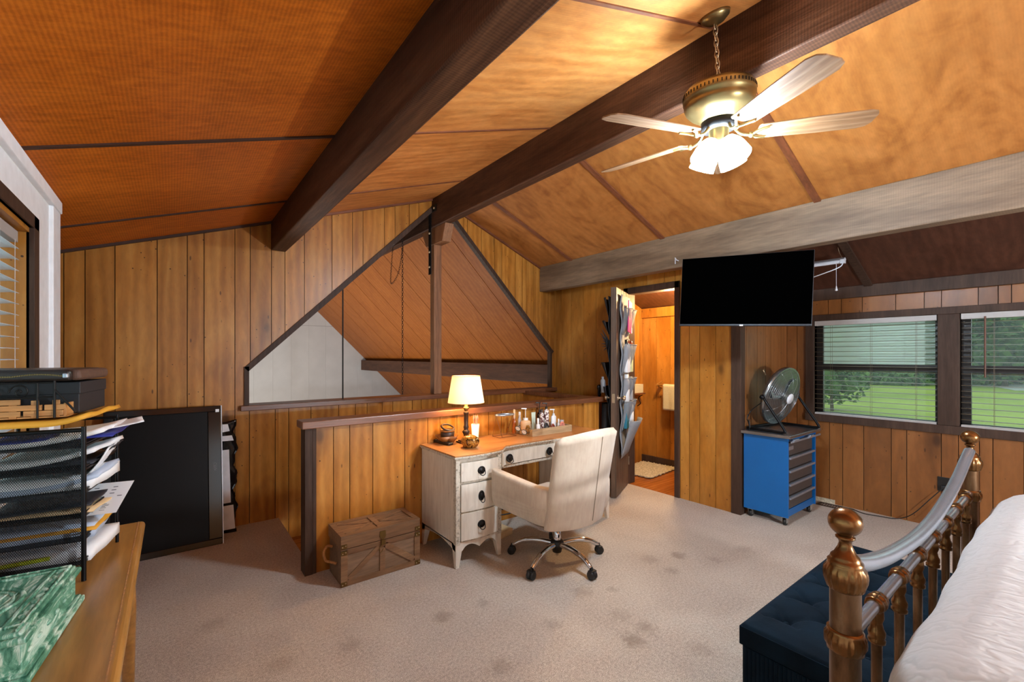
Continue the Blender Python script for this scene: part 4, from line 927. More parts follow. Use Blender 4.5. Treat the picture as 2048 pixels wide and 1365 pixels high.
# ================================================================== TUFTED BENCH
t = NT('navy_velvet'); v = t.coords((1, 1, 1)); n1 = t.noise(v, 9, 4); n2 = t.noise(v, 120, 3)
c = t.ramp(n1, [(.3, s2l((6, 17, 26))), (.7, s2l((13, 30, 42)))]); t.base(c); t.set(Roughness=.85); t.b.inputs['Specular IOR Level'].default_value = .1
t.b.inputs['Sheen Weight'].default_value = .12; t.b.inputs['Sheen Tint'].default_value = s2l((110, 150, 180)); t.b.inputs['Sheen Roughness'].default_value = .4; t.bump(n2, .2, .003); M['velvet'] = t.m
bn = thing('storage_bench', 'navy velvet button-tufted storage bench at the foot of the bed', 'bench', (1.618, .345, 0))
BL, BD, BZ = 1.125, .423, .45
obj('carcass', MB().box(.012, BL - .012, .012, BD - .012, .02, .36), 'velvet', bn)
rb = MB()
for k in range(28): y = .012 + (BD - .024) * (k + .5) / 28; rb.lathe([(.0085, .02), (.0085, .36)], 8, Matrix.Translation((.012, y, 0)))
for k in range(70): x = .012 + (BL - .024) * (k + .5) / 70; rb.lathe([(.0085, .02), (.0085, .36)], 8, Matrix.Translation((x, BD - .012, 0)))
obj('channel_pleats', rb, 'velvet', bn, kind='stuff')
btn = [(.16 + .20 * i + (.10 if j % 2 else 0), .09 + .12 * j) for j in range(3) for i in range(5 if j % 2 == 0 else 4)]
def cush(u, v):
    x, y = BL * u, BD * v; e = min(u * BL, (1 - u) * BL, v * BD, (1 - v) * BD)
    z = BZ - .02 + .02 * min(1, e / .05) ** .5 if e > 0 else BZ - .035
    for bx, by in btn:
        r_ = math.hypot(x - bx, y - by); z -= .034 * math.exp(-(r_ / .034) ** 1.2)
        for dx_, dy_ in ((.1, .12), (-.1, .12), (.1, -.12), (-.1, -.12)):
            L2_ = dx_ * dx_ + dy_ * dy_; q = ((x - bx) * dx_ + (y - by) * dy_) / L2_
            if 0 < q < .5:
                ds = abs((x - bx) * dy_ - (y - by) * dx_) / L2_ ** .5; z -= .014 * (1 - q) * math.exp(-(ds / .010) ** 2)
    return Vector((x, y, z + .008 * math.sin(PI * u) * math.sin(PI * v)))
tp = MB().grid(cush, 150, 60)
sk = []; 
obj('cushion_top', tp, 'velvet', bn, fix=False)
obj('lid_side', MB().box(0, .004, 0, BD, .37, BZ - .02).box(BL - .004, BL, 0, BD, .37, BZ - .02).box(0, BL, 0, .004, .37, BZ - .02).box(0, BL, BD - .004, BD, .37, BZ - .02).box(0, BL, 0, BD, .365, .375), 'velvet', bn, .004)
for bx, by in btn: obj('button', MB().sphere((bx, by, BZ - .028), .009, 10, 6, (1, 1, .5)), 'velvet', bn)

# ================================================================== CONSOLE TABLE, LEFT
M['pine'] = wood('varnished_pine', (134, 92, 40), (160, 112, 52), (182, 134, 70), 'y', 0.32, 0.9, 0.4, 0, var=0.0, coat=0.4)
ct = thing('console_table', 'varnished pine side table with rounded front edge along the white wall', 'table', (XL + .03, 0.55, 0))
CTW, CTL = .345, 1.725
obj('table_top', MB().box(0, CTW, 0, CTL, .718, .75), 'pine', ct, .014, 4)
obj('apron', MB().box(.02, CTW - .025, .03, .05, .62, .72).box(.02, CTW - .025, CTL - .05, CTL - .03, .62, .72).box(CTW - .045, CTW - .025, .03, CTL - .03, .62, .72), 'pine', ct, .002)
obj('edge_strip', MB().box(CTW - .022, CTW - .019, .01, CTL - .01, .7495, .7508), 'rope', ct)
for x, y in ((.05, .06), (CTW - .048, .06), (.05, CTL - .06), (CTW - .048, CTL - .06)): obj('leg', MB().lathe([(.014, 0), (.017, .05), (.024, .45), (.019, .58), (.026, .60), (.026, .718)], 16, Matrix.Translation((x, y, 0))), 'pine', ct)

# ================================================================== PAPER RACK
RK = Vector((-.203, 1.765, .751))
rk = thing('letter_tray_rack', 'tall black wire mesh letter tray rack crammed with papers on the pine table', 'rack', RK, R(-9.6) )
RW, RD, RH = .245, .30, .445
obj('frame', MB().tube([(0, 0, 0), (0, 0, RH)], .006, 8).tube([(-RW, 0, 0), (-RW, 0, RH)], .006, 8).tube([(0, 0, RH - .01), (-RW, 0, RH - .01)], .006, 8).tube([(0, 0, .04), (-RW, 0, .04)], .004, 8), 'black_metal', rk)
obj('frame', MB().tube([(0, RD, 0), (0, RD, RH)], .005, 8).tube([(-RW, RD, 0), (-RW, RD, RH)], .005, 8).tube([(0, RD, RH - .01), (-RW, RD, RH - .01)], .005, 8), 'black_metal', rk)
def mesh_panel(o, ux, uz, w, h, pitch=.0050, t_=.0007):
    m = MB(); o, ux, uz = Vector(o), Vector(ux), Vector(uz); n_ = ux.cross(uz)
    for sg in (1, -1):
        k = -int(h / pitch) - 1
        while k * pitch < w + h:
            c0 = k * pitch; pts = []
            # line x = c0 + sg*z (mirrored for -1)
            zs = []
            for z in (0, h):
                x = c0 + z * .62 if sg == 1 else c0 + (h - z) * .62
                zs.append((x, z))
            (xa, za), (xb, zb) = zs
            P_ = []
            if abs(xb - xa) > 1e-9:
                t0, t1 = 0, 1
                ta, tb = (0 - xa) / (xb - xa), (w - xa) / (xb - xa); lo_, hi_ = min(ta, tb), max(ta, tb)
                t0, t1 = max(0, lo_), min(1, hi_)
                if t1 > t0:
                    a = (xa + (xb - xa) * t0, za + (zb - za) * t0); b = (xa + (xb - xa) * t1, za + (zb - za) * t1)
                    A_ = o + ux * a[0] + uz * a[1]; B_ = o + ux * b[0] + uz * b[1]; s_ = ux * t_
                    m.add([A_ - s_, A_ + s_, B_ + s_, B_ - s_], [[0, 1, 2, 3]])
            k += 1
    return m
obj('mesh_side', mesh_panel((-RW, 0, .04), (1, 0, 0), (0, 0, 1), RW, RH - .05), 'black_metal', rk, kind='stuff', fix=False)
TZs = [.045 + .0675 * i for i in range(6)]
for i, z in enumerate(TZs):
    t_ = obj('tray', MB().box(-RW, -.002, .004, RD, z, z + .0015).box(-.004, -.001, .004, RD, z, z + .018 if False else z + .006).tube([(-.002, .004, z + .012), (-.002, RD, z + .012)], .003, 6), 'black_metal', rk)
# papers in the trays (each a thing)
M['paper_white'] = plain('white_paper', (236, 236, 236), 0.7, var=0.06, scale=5)
M['paper_blue'] = plain('blue_grey_paper', (184, 198, 218), 0.7, var=0.10, scale=5)
M['manila'] = plain('manila_folder', (214, 182, 136), 0.7, var=0.06)
M['envelope_yellow'] = plain('yellow_envelope', (222, 160, 48), 0.65, var=0.08)
M['folder_blue'] = plain('blue_folder', (34, 44, 130), 0.5)
M['folder_black'] = plain('black_folder', (30, 32, 40), 0.5)
M['lime'] = plain('lime_marker', (196, 214, 40), 0.5)
RKM = Matrix.Translation(RK) @ Matrix.Rotation(R(-9.6), 4, 'Z')
random.seed(11)
def sheet_thing(name, lab, cat, matn, x0, x1, y0, y1, z, th=.004, rz=0, tilt_=0, curl=0, grp=None, pitch=0):
    T = RKM @ Matrix.Translation(((x0 + x1) / 2, (y0 + y1) / 2, z)) @ rotm(R(pitch), R(tilt_), R(rz))
    w, d = x1 - x0, y1 - y0
    def f(u, v): return Vector(((u - .5) * w, (v - .5) * d, curl * (u - .2) ** 2 * (1 if u > .2 else 0) + .002 * math.sin(v * 9)))
    o = obj(name, MB().grid(f, 10, 6), matn, None, solid=th, fix=False); o.matrix_world = T
    tag(o, lab, cat, grp); return o
spec = [
 (5, 'paper_white', .05, 'loose white papers spilling out of the top tray of the rack', 'papers'),
 (5, 'folder_blue', .06, 'dark blue folder under the papers in the top rack tray', 'folder'),
 (4, 'folder_black', .02, 'black folder in the second rack tray from the top', 'folder'),
 (4, 'paper_white', .035, 'bent white sheets standing in the second rack tray from the top', 'papers'),
 (3, 'paper_blue', .03, 'blue grey sheaf of papers in the third rack tray from the top', 'papers'),
 (3, 'paper_white', .025, 'white sheaf of papers in the third rack tray from the top', 'papers'),
 (2, 'manila', .035, 'manila folder in the fourth rack tray from the top', 'folder'),
 (2, 'folder_black', .0, 'dark folder lying in the fourth rack tray from the top', 'folder'),
 (1, 'paper_blue', .0, 'printed papers filling the fifth rack tray from the top', 'papers'),
 (1, 'envelope_yellow', .03, 'yellow envelope in the fifth rack tray from the top', 'envelope'),
 (0, 'paper_white', .01, 'white sheets in the bottom rack tray', 'papers'),
 (0, 'lime', -.08, 'lime green marker lying in the bottom rack tray', 'marker')]
for j, (i, mt_, stick, lab, cat) in enumerate(spec):
    z = TZs[i] + .008 + .010 * (j % 2) + .004
    if cat == 'marker':
        o = obj('marker', MB().tube([(-.07, 0, 0), (.05, 0, 0)], .006, 8), mt_); o.matrix_world = RKM @ Matrix.Translation((-.13, .02, TZs[0] + .025)) @ Matrix.Rotation(R(8), 4, 'Z'); tag(o, lab, cat); continue
    sheet_thing({'papers': 'paper_sheaf', 'folder': 'folder', 'envelope': 'envelope'}[cat], lab, cat, mt_, -.23, stick - .015 if stick > .01 else stick, .03 + .01 * (j % 3), RD - .03, z, .034 if (cat == 'papers' and stick <= .0255) else (.012 if cat == 'papers' else .004), random.uniform(-4, 4), random.uniform(-2, 1), .05 if j in (0, 3, 4) else 0)
o = sheet_thing('envelope', 'torn white envelope jutting from the top rack tray towards the floor television', 'envelope', 'paper_white', -.10, .095, .10, .26, TZs[5] + .035, .0012, 14, -3, .02)
o = sheet_thing('folder', 'black folder slanting out of the second rack tray', 'folder', 'folder_black', -.10, .045, .12, .26, TZs[4] + .0, .003, 3, -38, 0)
o = sheet_thing('paper_sheaf', 'crumpled white sheets slanting out of the third rack tray', 'papers', 'paper_white', -.10, .06, .08, .27, TZs[3] + .035, .004, 5, -36, .06)
# printed letter with rows of type
ltr = thing('printed_letter', 'white printed letter sticking far out of the fifth rack tray', 'letter', RKM @ Vector((-.02, .17, TZs[2] + .012)), R(-9.6 + 4))
M['ink'] = plain('grey_ink', (96, 98, 104), 0.8)
ltr.rotation_euler = (R(19), R(0), R(-12))
obj('sheet', MB().box(-.16, .075, -.09, .085, 0, .0008), 'paper_white', ltr)
ink = MB(); random.seed(5)
for r_ in range(9):
    for q in range(3):
        if random.random() < .75: x0 = -.02 + q * .024; ink.box(x0, x0 + random.uniform(.008, .017), -.082 + .0055 * r_, -.080 + .0055 * r_, .0009, .0011)
for r_ in range(4):
    for q in range(4):
        if random.random() < .6: x0 = -.02 + q * .024; ink.box(x0, x0 + .012, .0 + .018 * r_, .004 + .018 * r_, .0009, .0011)
obj('printed_lines', ink, 'ink', ltr, kind='stuff')

# things stacked on the rack
zt0 = RK.z + RH + .004
def on_rack(x, y, z): return RKM @ Vector((x, y, z + RH + .004))
env = MB()
def ef(u, v):
    x = -.33 + .335 * u; return Vector((x, -.02 + .33 * v, .006 + .018 * max(0, (u - .75) / .25) ** 2 + .003 * math.sin(v * 12)))
o = obj('envelope', MB().grid(ef, 20, 6), 'envelope_yellow', None, solid=.012, fix=False); o.matrix_world = RKM @ Matrix.Translation((0, 0, RH + .006))
tag(o, 'padded yellow envelope lying across the very top of the rack, its corner curled', 'envelope')
bk_ = thing('woven_basket', 'shallow woven wood-strip basket with black scroll ironwork on top of the rack', 'basket', RKM @ Vector((-.335, .02, RH + .028)), R(-9.6))
M['strip'] = wood('basket_strip', (168, 112, 58), (194, 138, 78), (214, 164, 104), 'x', 0.5, 2, 0, 0, var=0.2)
for r_ in range(3):
    n_ = 4
    for k in range(n_):
        x0 = -.06 + k * .088 + (.044 if r_ % 2 else 0); x1 = x0 + .082
        if r_ == 2 and k == n_ - 1: continue
        x1 = min(x1, .292)
        obj('strip', MB().box(x0, x1, -.004 - .004 * (r_ % 2), 0, .006 + r_ * .0165, .021 + r_ * .0165), 'strip', bk_, .001)
for k in range(8): obj('stake', MB().box(-.045 + .044 * k, -.03 + .044 * k, -.003, .003, 0, .05), 'strip', bk_, .001)
obj('basket_floor', MB().box(-.06, .29, 0, .24, 0, .004), 'strip', bk_)
obj('side_strip', MB().box(.286, .292, 0, .22, .004, .04), 'strip', bk_)
sc_ = MB()
def spiral(cx_, cz, sgn, turns=1.6, r0=.022):
    return [(cx_ + sgn * r0 * (1 - q / 26) * math.cos(q / 26 * turns * 2 * PI), -.010, cz + r0 * (1 - q / 26) * math.sin(q / 26 * turns * 2 * PI)) for q in range(26)]
for cx_, sg in ((.06, 1), (.20, -1)): sc_.tube(spiral(cx_, .075, sg), .0022, 6)
sc_.tube([(-.06, -.01, .055), (.27, -.01, .06)], .0025, 6).tube([(-.06, -.01, .10), (.27, -.01, .10)], .0025, 6).tube([(.27, -.01, .0), (.27, -.01, .105)], .003, 6).tube([(.235, -.01, .0), (.235, -.01, .10)], .0025, 6)
obj('scroll_ironwork', sc_, 'iron', bk_)
bx = thing('box', 'black lidded box under the zip folder on top of the rack', 'box', RKM @ Vector((-.315, .07, RH + .032)), R(-9.6))
M['matte_black'] = plain('matte_black_card', (26, 30, 36), 0.55)
obj('body', MB().box(0, .285, 0, .22, 0, .065), 'matte_black', bx, .002); obj('lid', MB().box(-.003, .288, -.003, .223, .058, .094), 'matte_black', bx, .002)
M['zip_leather'] = plain('dark_zip_leather', (34, 27, 24), 0.38, var=0.2, scale=30, bump=0.15)
M['brown_spine'] = plain('brown_spine', (88, 62, 48), 0.7, var=0.2, scale=60)
zf = thing('zip_portfolio', 'dark leather zip portfolio topping the pile on the rack', 'folder', RKM @ Vector((-.368, .015, RH + .131)), R(-9.6))
obj('cover', MB().box(0, .335, 0, .27, 0, .034), 'zip_leather', zf, .012, 4)
obj('spine', MB().box(.325, .352, .015, .262, .001, .033), 'brown_spine', zf, .012, 4)
zz = MB()
for k in range(95): zz.cbox((.01 + .0033 * k, -.0012, .014 + (.006 * math.sin(PI * max(0, (k - 62) / 33)) if k > 62 else 0)), (.0018, .002, .0035))
obj('zip_teeth', zz, 'brass', zf, kind='stuff'); obj('zip_pull', MB().cbox((.325, -.003, .016), (.012, .006, .014)), 'alu', zf, .003)
obj('wire_prop', MB().tube([(.30, -.01, -.01), (.345, -.012, -.075)], .003, 6), 'iron', bk_).matrix_parent_inverse = Matrix.Translation((-.03, 0, .09))
# green carved box
t = NT('verdigris_carved_wood'); v = t.coords((1, 1, 1)); n1 = t.noise(t.coords((2.2, .5, 1)), 22, 5, 1.4, .65); n2 = t.noise(v, 5, 3)
c = t.ramp(n1, [(.36, s2l((44, 104, 80))), (.5, s2l((98, 156, 128))), (.62, s2l((196, 218, 200)))]); t.base(c); t.set(Roughness=.55); t.bump(n1, .5, .006); M['verdigris'] = t.m
gb = thing('carved_box', 'green whitewashed carved wooden box on the pine table in front of the rack', 'box', (-.185, 1.63, .751)); gb.rotation_euler = (0, 0, R(-6.2))
gb.rotation_euler = (0, 0, R(-6.2))
GW, GL, GH = .27, .36, .105
obj('plinth', MB().box(-GW, 0, -GL, 0, 0, .014).box(-GW + .006, -.006, -GL + .006, -.006, .014, .02), 'verdigris', gb, .004)
bd = obj('body', MB().box(-GW + .015, -.015, -GL + .015, -.015, .018, .076), 'verdigris', gb, .002)
gl_ = obj('lid', MB().box(-GW + .005, -.005, -GL + .005, -.005, .079, .092).box(-GW + .014, -.014, -GL + .014, -.014, .092, GH - .004), 'verdigris', gb, .004)
obj('carved_border', MB().box(-.052, -.046, -GL + .04, -.04, GH - .005, GH + .001).box(-.026, -.022, -GL + .02, -.02, GH - .005, GH + .001).box(-GW, -.02, -.046, -.040, GH - .005, GH + .001).box(-GW, -.02, -.026, -.021, GH - .005, GH + .001).box(-GW, -.02, -GL + .04, -GL + .046, GH - .005, GH + .001), 'verdigris', gl_, .0015)
obj('carved_arch', MB().tube([(-.17 + .105 * math.cos(a), -.18 + .095 * math.sin(a), GH - .003) for a in [2 * PI * k / 40 for k in range(40)]], .005, 6, closed=True).tube([(-.17 + .09 * math.cos(a), -.18 + .08 * math.sin(a), GH - .003) for a in [2 * PI * k / 40 for k in range(40)]], .003, 6, closed=True), 'verdigris', gl_)
lv = MB()
for k in range(9): lv.sphere((-.036, -.05 - .032 * k, GH - .004), .008, 8, 5, (.7, 1.5, .5), rotm(0, 0, R(35 if k % 2 else -35)))
for k in range(7): lv.sphere((-.06 - .03 * k, -.034, GH - .004), .007, 8, 5, (1.5, .7, .5))
for k in range(8): lv.tube([(-.08 - .02 * k, -.12 - .01 * (k % 3), GH - .003), (-.10 - .02 * k, -.24 + .01 * k, GH - .003)], .002, 5)
obj('carved_leaf', lv, 'verdigris', gl_, kind='stuff')
for k in range(6): obj('bead', MB().sphere((-.014, -.05 - .052 * k, .048), .008, 8, 6, (.5, 1.3, .6)), 'verdigris', bd)
# ================================================================== THINGS ON THE DESK
DT2 = .7425
M['shade_fabric'] = None
t = NT('lit_lampshade'); t.base(s2l((250, 236, 206))); t.set(Roughness=.9); t.b.inputs['Emission Color'].default_value = s2l((255, 222, 164)); t.b.inputs['Emission Strength'].default_value = .18
tr_ = t.n('ShaderNodeBsdfTranslucent'); tr_.inputs[0].default_value = s2l((255, 240, 206)); mx_ = t.n('ShaderNodeMixShader'); mx_.inputs[0].default_value = .07; t.l(t.b.outputs[0], mx_.inputs[1]); t.l(tr_.outputs[0], mx_.inputs[2]); t.l(mx_.outputs[0], t.out.inputs[0]); M['shade_fabric'] = t.m
M['bronze_dark'] = plain('dark_lamp_stem', (62, 46, 36), 0.35, 0.4, 0.15, 20)
LP = Vector((1.762, 2.87, DT2))
lp = thing('table_lamp', 'lit table lamp with cream shade and dark turned stem on the white desk', 'lamp', LP)
obj('base', MB().box(-.055, .055, -.055, .055, 0, .012).box(-.045, .045, -.045, .045, .012, .02), 'bronze_dark', lp, .002)
obj('stem', MB().lathe([(.034, .02), (.034, .03), (.02, .045), (.017, .055), (.026, .075), (.030, .085), (.022, .095), (.016, .10), (.019, .112), (.021, .12), (.017, .13), (.017, .215), (.021, .222), (.021, .232), (.011, .24)], 24), 'bronze_dark', lp)
obj('socket', MB().lathe([(.011, .24), (.022, .258), (.022, .268), (.012, .272), (.012, .30)], 18), 'brass', lp)
sh = MB().lathe([(.137, .302), (.1375, .306), (.106, .502), (.1055, .506)], 48)
me_ = MB(); me_.v = sh.v; me_.f = sh.f[:48 * 3]; me_.sm = sh.sm[:48 * 3]
obj('lamp_shade', me_, 'shade_fabric', lp, fix=False)
obj('shade_rim', MB().tube([(.137 * math.cos(a), .137 * math.sin(a), .303) for a in [2 * PI * k / 40 for k in range(40)]], .002, 5, closed=True), 'rope', lp)
obj('shade_rim', MB().tube([(.106 * math.cos(a), .106 * math.sin(a), .505) for a in [2 * PI * k / 40 for k in range(40)]], .002, 5, closed=True), 'rope', lp)
M['bulb'] = emis('lamp_bulb', (255, 214, 150), 6)
obj('bulb', MB().sphere((0, 0, .345), .026, 14, 10).tube([(0, 0, .30), (0, 0, .33)], .013, 8), 'bulb', lp)
point('table_lamp_light', (LP.x, LP.y, LP.z + .415), 10.0, (1.0, .62, .28), .03)
point('table_lamp_light_low', (LP.x, LP.y, LP.z + .285), 10.0, (1.0, .62, .28), .03)
M['gourd'] = None
t = NT('tortoise_gourd'); v = t.coords((1, 1, .5)); n1 = t.noise(v, 34, 5, 1.0, .7); t.base(t.ramp(n1, [(.42, s2l((40, 24, 10))), (.52, s2l((156, 100, 34))), (.7, s2l((206, 150, 66)))])); t.set(Roughness=.15); M['gourd'] = t.m
o = obj('gourd_vase', MB().lathe([(.03, 0), (.05, .006), (.064, .03), (.066, .045), (.058, .066), (.035, .082), (.016, .087), (.012, .084)], 36, flute=lambda a, i: 1 + .03 * math.cos(8 * a)), 'gourd'); o.location = (1.70, 2.712, DT2)
tag(o, 'round mottled brown gourd vase in front of the lamp', 'vase')
M['clay'] = plain('brown_clay', (150, 96, 44), 0.4, var=0.2, scale=20)
M['dark_clay'] = plain('dark_clay', (58, 40, 28), 0.5, var=0.2, scale=20)
BO = Vector((1.645, 2.945, DT2))
o = obj('wavy_bowl', MB().lathe([(.03, 0), (.045, .004), (.07, .03), (.088, .06), (.083, .058), (.066, .03), (.04, .010), (.001, .010)], 48, flute=lambda a, i: 1 + (.10 * math.cos(5 * a) if 1 < i < 5 else 0)), 'clay'); o.location = BO; tag(o, 'honey coloured bowl with a wavy rim left of the lamp', 'bowl')
o = obj('dark_pot', MB().lathe([(.035, 0), (.05, .01), (.052, .05), (.048, .052), (.046, .012), (.001, .010)], 28), 'dark_clay'); o.location = BO + Vector((0, 0, .035)); tag(o, 'dark brown pot stacked inside the wavy bowl', 'pot')
o = obj('bangle', MB().tube([(.048 * math.cos(a), .048 * math.sin(a), 0) for a in [2 * PI * k / 32 for k in range(32)]], .0075, 8, closed=True), 'dark_clay'); o.location = BO + Vector((0, -.004, .118)); o.rotation_euler = (R(22), R(4), 0); tag(o, 'dark wooden ring tilted on top of the brown pot', 'bangle')
o = obj('bangle', MB().tube([(.049 * math.cos(a), .049 * math.sin(a), 0) for a in [2 * PI * k / 32 for k in range(32)]], .008, 8, closed=True), 'clay'); o.location = BO + Vector((0, 0, .095)); tag(o, 'brown ring lying on the rim of the dark pot', 'bangle')
a_, b_ = atz(870, 881, DT2 + .01), atz(902, 889, DT2 + .01); rc = thing('remote_control', 'black remote control on the left end of the desk', 'remote control', (a_ + b_) / 2, math.atan2((b_ - a_).y, (b_ - a_).x))
ln = (b_ - a_).length; obj('case', MB().box(-ln / 2, ln / 2, -.022, .022, -.009, .009), 'black_plastic', rc, .006, 3)
for k in range(8):
    obj('button', MB().box(-ln / 2 + .02 + .017 * k, -ln / 2 + .029 + .017 * k, -.010 + .012 * (k % 2), -.002 + .012 * (k % 2), .009, .0115), 'white_paint', rc, .001)
M['cup'] = plain('white_cup', (232, 224, 214), 0.3, var=0.02); M['pink'] = plain('pink_plastic', (214, 128, 110), 0.4)
CU = Vector((1.91, 2.972, DT2))
o = obj('cup', MB().lathe([(.001, .002), (.026, .002), (.024, 0), (.033, .115), (.031, .115), (.024, .005)], 24), 'cup'); o.location = CU; tag(o, 'tall white cup holding pink brushes behind the lamp', 'cup')
for k, (dx_, dy_) in enumerate(((-.012, 0), (.004, .008), (.014, -.004), (0, -.012))):
    o = obj('makeup_brush', MB().tube([(0, 0, 0), (dx_ * .8, dy_ * .8, .145)], [.003, .003], 6).lathe([(.004, .14), (.007, .155), (.001, .178)], 8, Matrix.Translation((dx_ * .8, dy_ * .8, 0))), 'pink'); o.location = CU + Vector((dx_ * .5, dy_ * .5, .008)); tag(o, 'pink brush standing in the white cup behind the lamp', 'brush', 'pink brushes in the white cup')
M['wire'] = plain('copper_wire', (130, 92, 70), 0.35, 0.7)
ws = thing('wire_stand', 'thin wire stand with a grey oval ring top on the middle of the desk', 'stand', (2.15, 2.905, DT2))
obj('wire_frame', MB().tube([(-.085, -.05, .003), (.085, -.05, .003), (.085, .05, .003), (-.085, .05, .003)], .002, 5, closed=True).tube([(-.06, -.05, .003), (-.085, 0, .175)], .002, 5).tube([(-.085, .05, .003), (-.085, 0, .175)], .0015, 5).tube([(.06, .05, .003), (.085, 0, .175)], .002, 5), 'wire', ws)
obj('oval_ring', MB().lathe([(.085, .170), (.092, .172), (.092, .182), (.085, .182), (.085, .170)], 36, Matrix.Diagonal((1, .5, 1, 1))), 'alu', ws)
# wooden tray
M['tray_wood'] = wood('printed_tray_wood', (150, 120, 84), (186, 156, 116), (208, 182, 146), 'x', 0.5, 1.6, 0.6, 0, spots=1.0, var=0.05)
TY = Vector((2.317, 2.752, DT2)); TWx, TDy, THh = .452, .245, .055
ty = thing('wooden_tray', 'weathered wooden tray with cut-out handle holding toiletries on the desk', 'tray', TY)
obj('tray_bottom', MB().box(0, TWx, 0, TDy, 0, .008), 'tray_wood', ty)
obj('long_side', MB().box(0, TWx, 0, .009, .008, THh), 'tray_wood', ty, .001); obj('long_side', MB().box(0, TWx, TDy - .009, TDy, .008, THh), 'tray_wood', ty, .001)
for x in (0, TWx - .009):
    obj('short_side', MB().box(x, x + .009, 0.009, .08, .008, THh).box(x, x + .009, .165, TDy - .009, .008, THh).box(x, x + .009, .08, .165, .008, .028).box(x, x + .009, .08, .165, THh - .010, THh), 'tray_wood', ty)
M['amber'] = plain('amber_bottle', (150, 74, 24), 0.12, var=0.2); M['peach'] = plain('peach_soap', (206, 166, 124), 0.2, var=0.05)
M['clear'] = glass('clear_plastic', (240, 240, 240), 0.05, .35); M['mint'] = plain('pale_mint_tube', (190, 202, 182), 0.35, var=0.04)
M['white_plastic'] = plain('white_plastic', (226, 226, 226), 0.3, var=0.03); M['dark_brown_pl'] = plain('dark_brown_plastic', (44, 26, 24), 0.25, var=0.2)
M['pattern'] = None
t = NT('rose_pattern_label'); v = t.coords((1, 1, 1)); n1 = t.noise(v, 70, 2, 0, .5); t.base(t.ramp(n1, [(.46, s2l((104, 62, 58))), (.54, s2l((224, 214, 206)))])); t.set(Roughness=.3); M['pattern'] = t.m
M['red_brown'] = plain('red_brown_tortoise', (128, 52, 30), 0.25, var=0.4, scale=60); M['coral'] = plain('coral_ribbon', (216, 130, 108), 0.6)
def item(name, lab, cat, u, y, vtop, r, build, sy=1.0):
    p = aty(u, 800, y); p.z = DT2 + .009; ztop = aty(u, vtop, y).z - p.z
    T_ = thing(name, lab, cat, p); build(T_, r, ztop, sy); return T_
def bottle(body, capm, shoulder=.72, pump=False, capr=.4):
    def b(T_, r, h, sy):
        S = Matrix.Diagonal((1, sy, 1, 1)); hb = h * shoulder
        obj('body', MB().lathe([(r * .9, 0), (r, .004), (r, hb * .86), (r * .8, hb * .95), (r * capr, hb), (r * capr, hb + .004)], 24, S), body, T_)
        if pump:
            obj('pump_collar', MB().lathe([(r * capr * 1.1, hb), (r * capr * 1.1, hb + h * .08)], 16), capm, T_)
            obj('pump_head', MB().tube([(0, 0, hb + h * .08), (0, 0, h * .95)], .0035, 8).bar((.008, -.004, h * .96), (-.034, .014, h * .97), .011, .009), capm, T_, .002)
        else: obj('cap', MB().lathe([(r * capr * 1.15, hb), (r * capr * 1.15, h * .97), (r * capr * .9, h)], 16), capm, T_)
    return b
def tubeb(body, capm):
    def b(T_, r, h, sy):
        obj('tube_body', MB().grid(lambda u, v: Vector((r * math.cos(2 * PI * u) * (.75 + .35 * v), r * math.sin(2 * PI * u) * (1 - .93 * v) * .8, h * (.14 + .86 * v))), 24, 6, closed_u=True), body, T_)
        obj('cap', MB().lathe([(r * .7, 0), (r * .7, h * .14)], 18), capm, T_)
    return b
item('perfume_bottle', 'slim amber perfume bottle at the left end of the tray', 'bottle', 1028.5, 2.93, 819, .017, bottle('amber', 'peach', .62, False, .5))
item('spray_bottle', 'white spray bottle behind the amber perfume in the tray', 'bottle', 1039, 2.965, 824, .015, bottle('white_plastic', 'white_plastic', .7, False, .6))
item('soap_pump', 'wide peach soap bottle with white pump in the tray', 'bottle', 1051, 2.87, 816, .046, bottle('peach', 'white_plastic', .52, True, .42), .8)
item('cream_tube', 'pale mint cream tube standing on its cap in the tray', 'tube', 1067, 2.90, 825, .022, tubeb('mint', 'white_plastic'))
item('lotion_bottle', 'dark brown pump bottle at the back of the tray', 'bottle', 1079, 2.965, 804, .022, bottle('dark_brown_pl', 'black_plastic', .62, True, .45))
item('lotion_bottle', 'brown bottle dotted with pink hearts in the middle of the tray', 'bottle', 1083.5, 2.90, 819, .019, bottle('pattern', 'dark_brown_pl', .84, False, .5))
item('lotion_bottle', 'tall white rose-patterned bottle with black pump in the tray', 'bottle', 1092.5, 2.90, 805, .025, bottle('pattern', 'black_plastic', .76, True, .4))
item('dropper_bottle', 'small clear bottle with white cap in front of the patterned ones', 'bottle', 1076, 2.83, 837, .017, bottle('white_plastic', 'white_plastic', .6, False, .5))
item('lotion_bottle', 'flat white lotion bottle towards the right end of the tray', 'bottle', 1107, 2.89, 818, .028, bottle('white_plastic', 'white_plastic', .68, True, .38), .6)
item('nail_bottle', 'little white bottle beside the flat lotion bottle', 'bottle', 1117, 2.85, 838, .011, bottle('white_plastic', 'white_plastic', .6, False, .5))
item('glass_jar', 'clear lidded jar at the right end of the tray', 'jar', 1123.5, 2.90, 840, .022, bottle('clear', 'clear', .7, False, .8))
def clip_(matn, rr=.018):
    def b(T_, r, h, sy):
        m = MB()
        for k in range(7):
            a = -1.2 + 2.4 * k / 6; m.tube(bez([(r * math.sin(a) * 1.3, -.008, .004), (r * math.sin(a) * 1.1, -.004, h * .6), (r * math.sin(a) * .4, 0, h)], 4), .003, 6)
        m.sphere((0, 0, h * .9), r * .45, 10, 8, (1.4, .7, .6)); obj('claw', m, matn, T_)
    return b
item('hair_claw', 'black hair claw hooked on the front of the tray', 'hair clip', 1092.5, 2.775, 846, .024, clip_('black_plastic'))
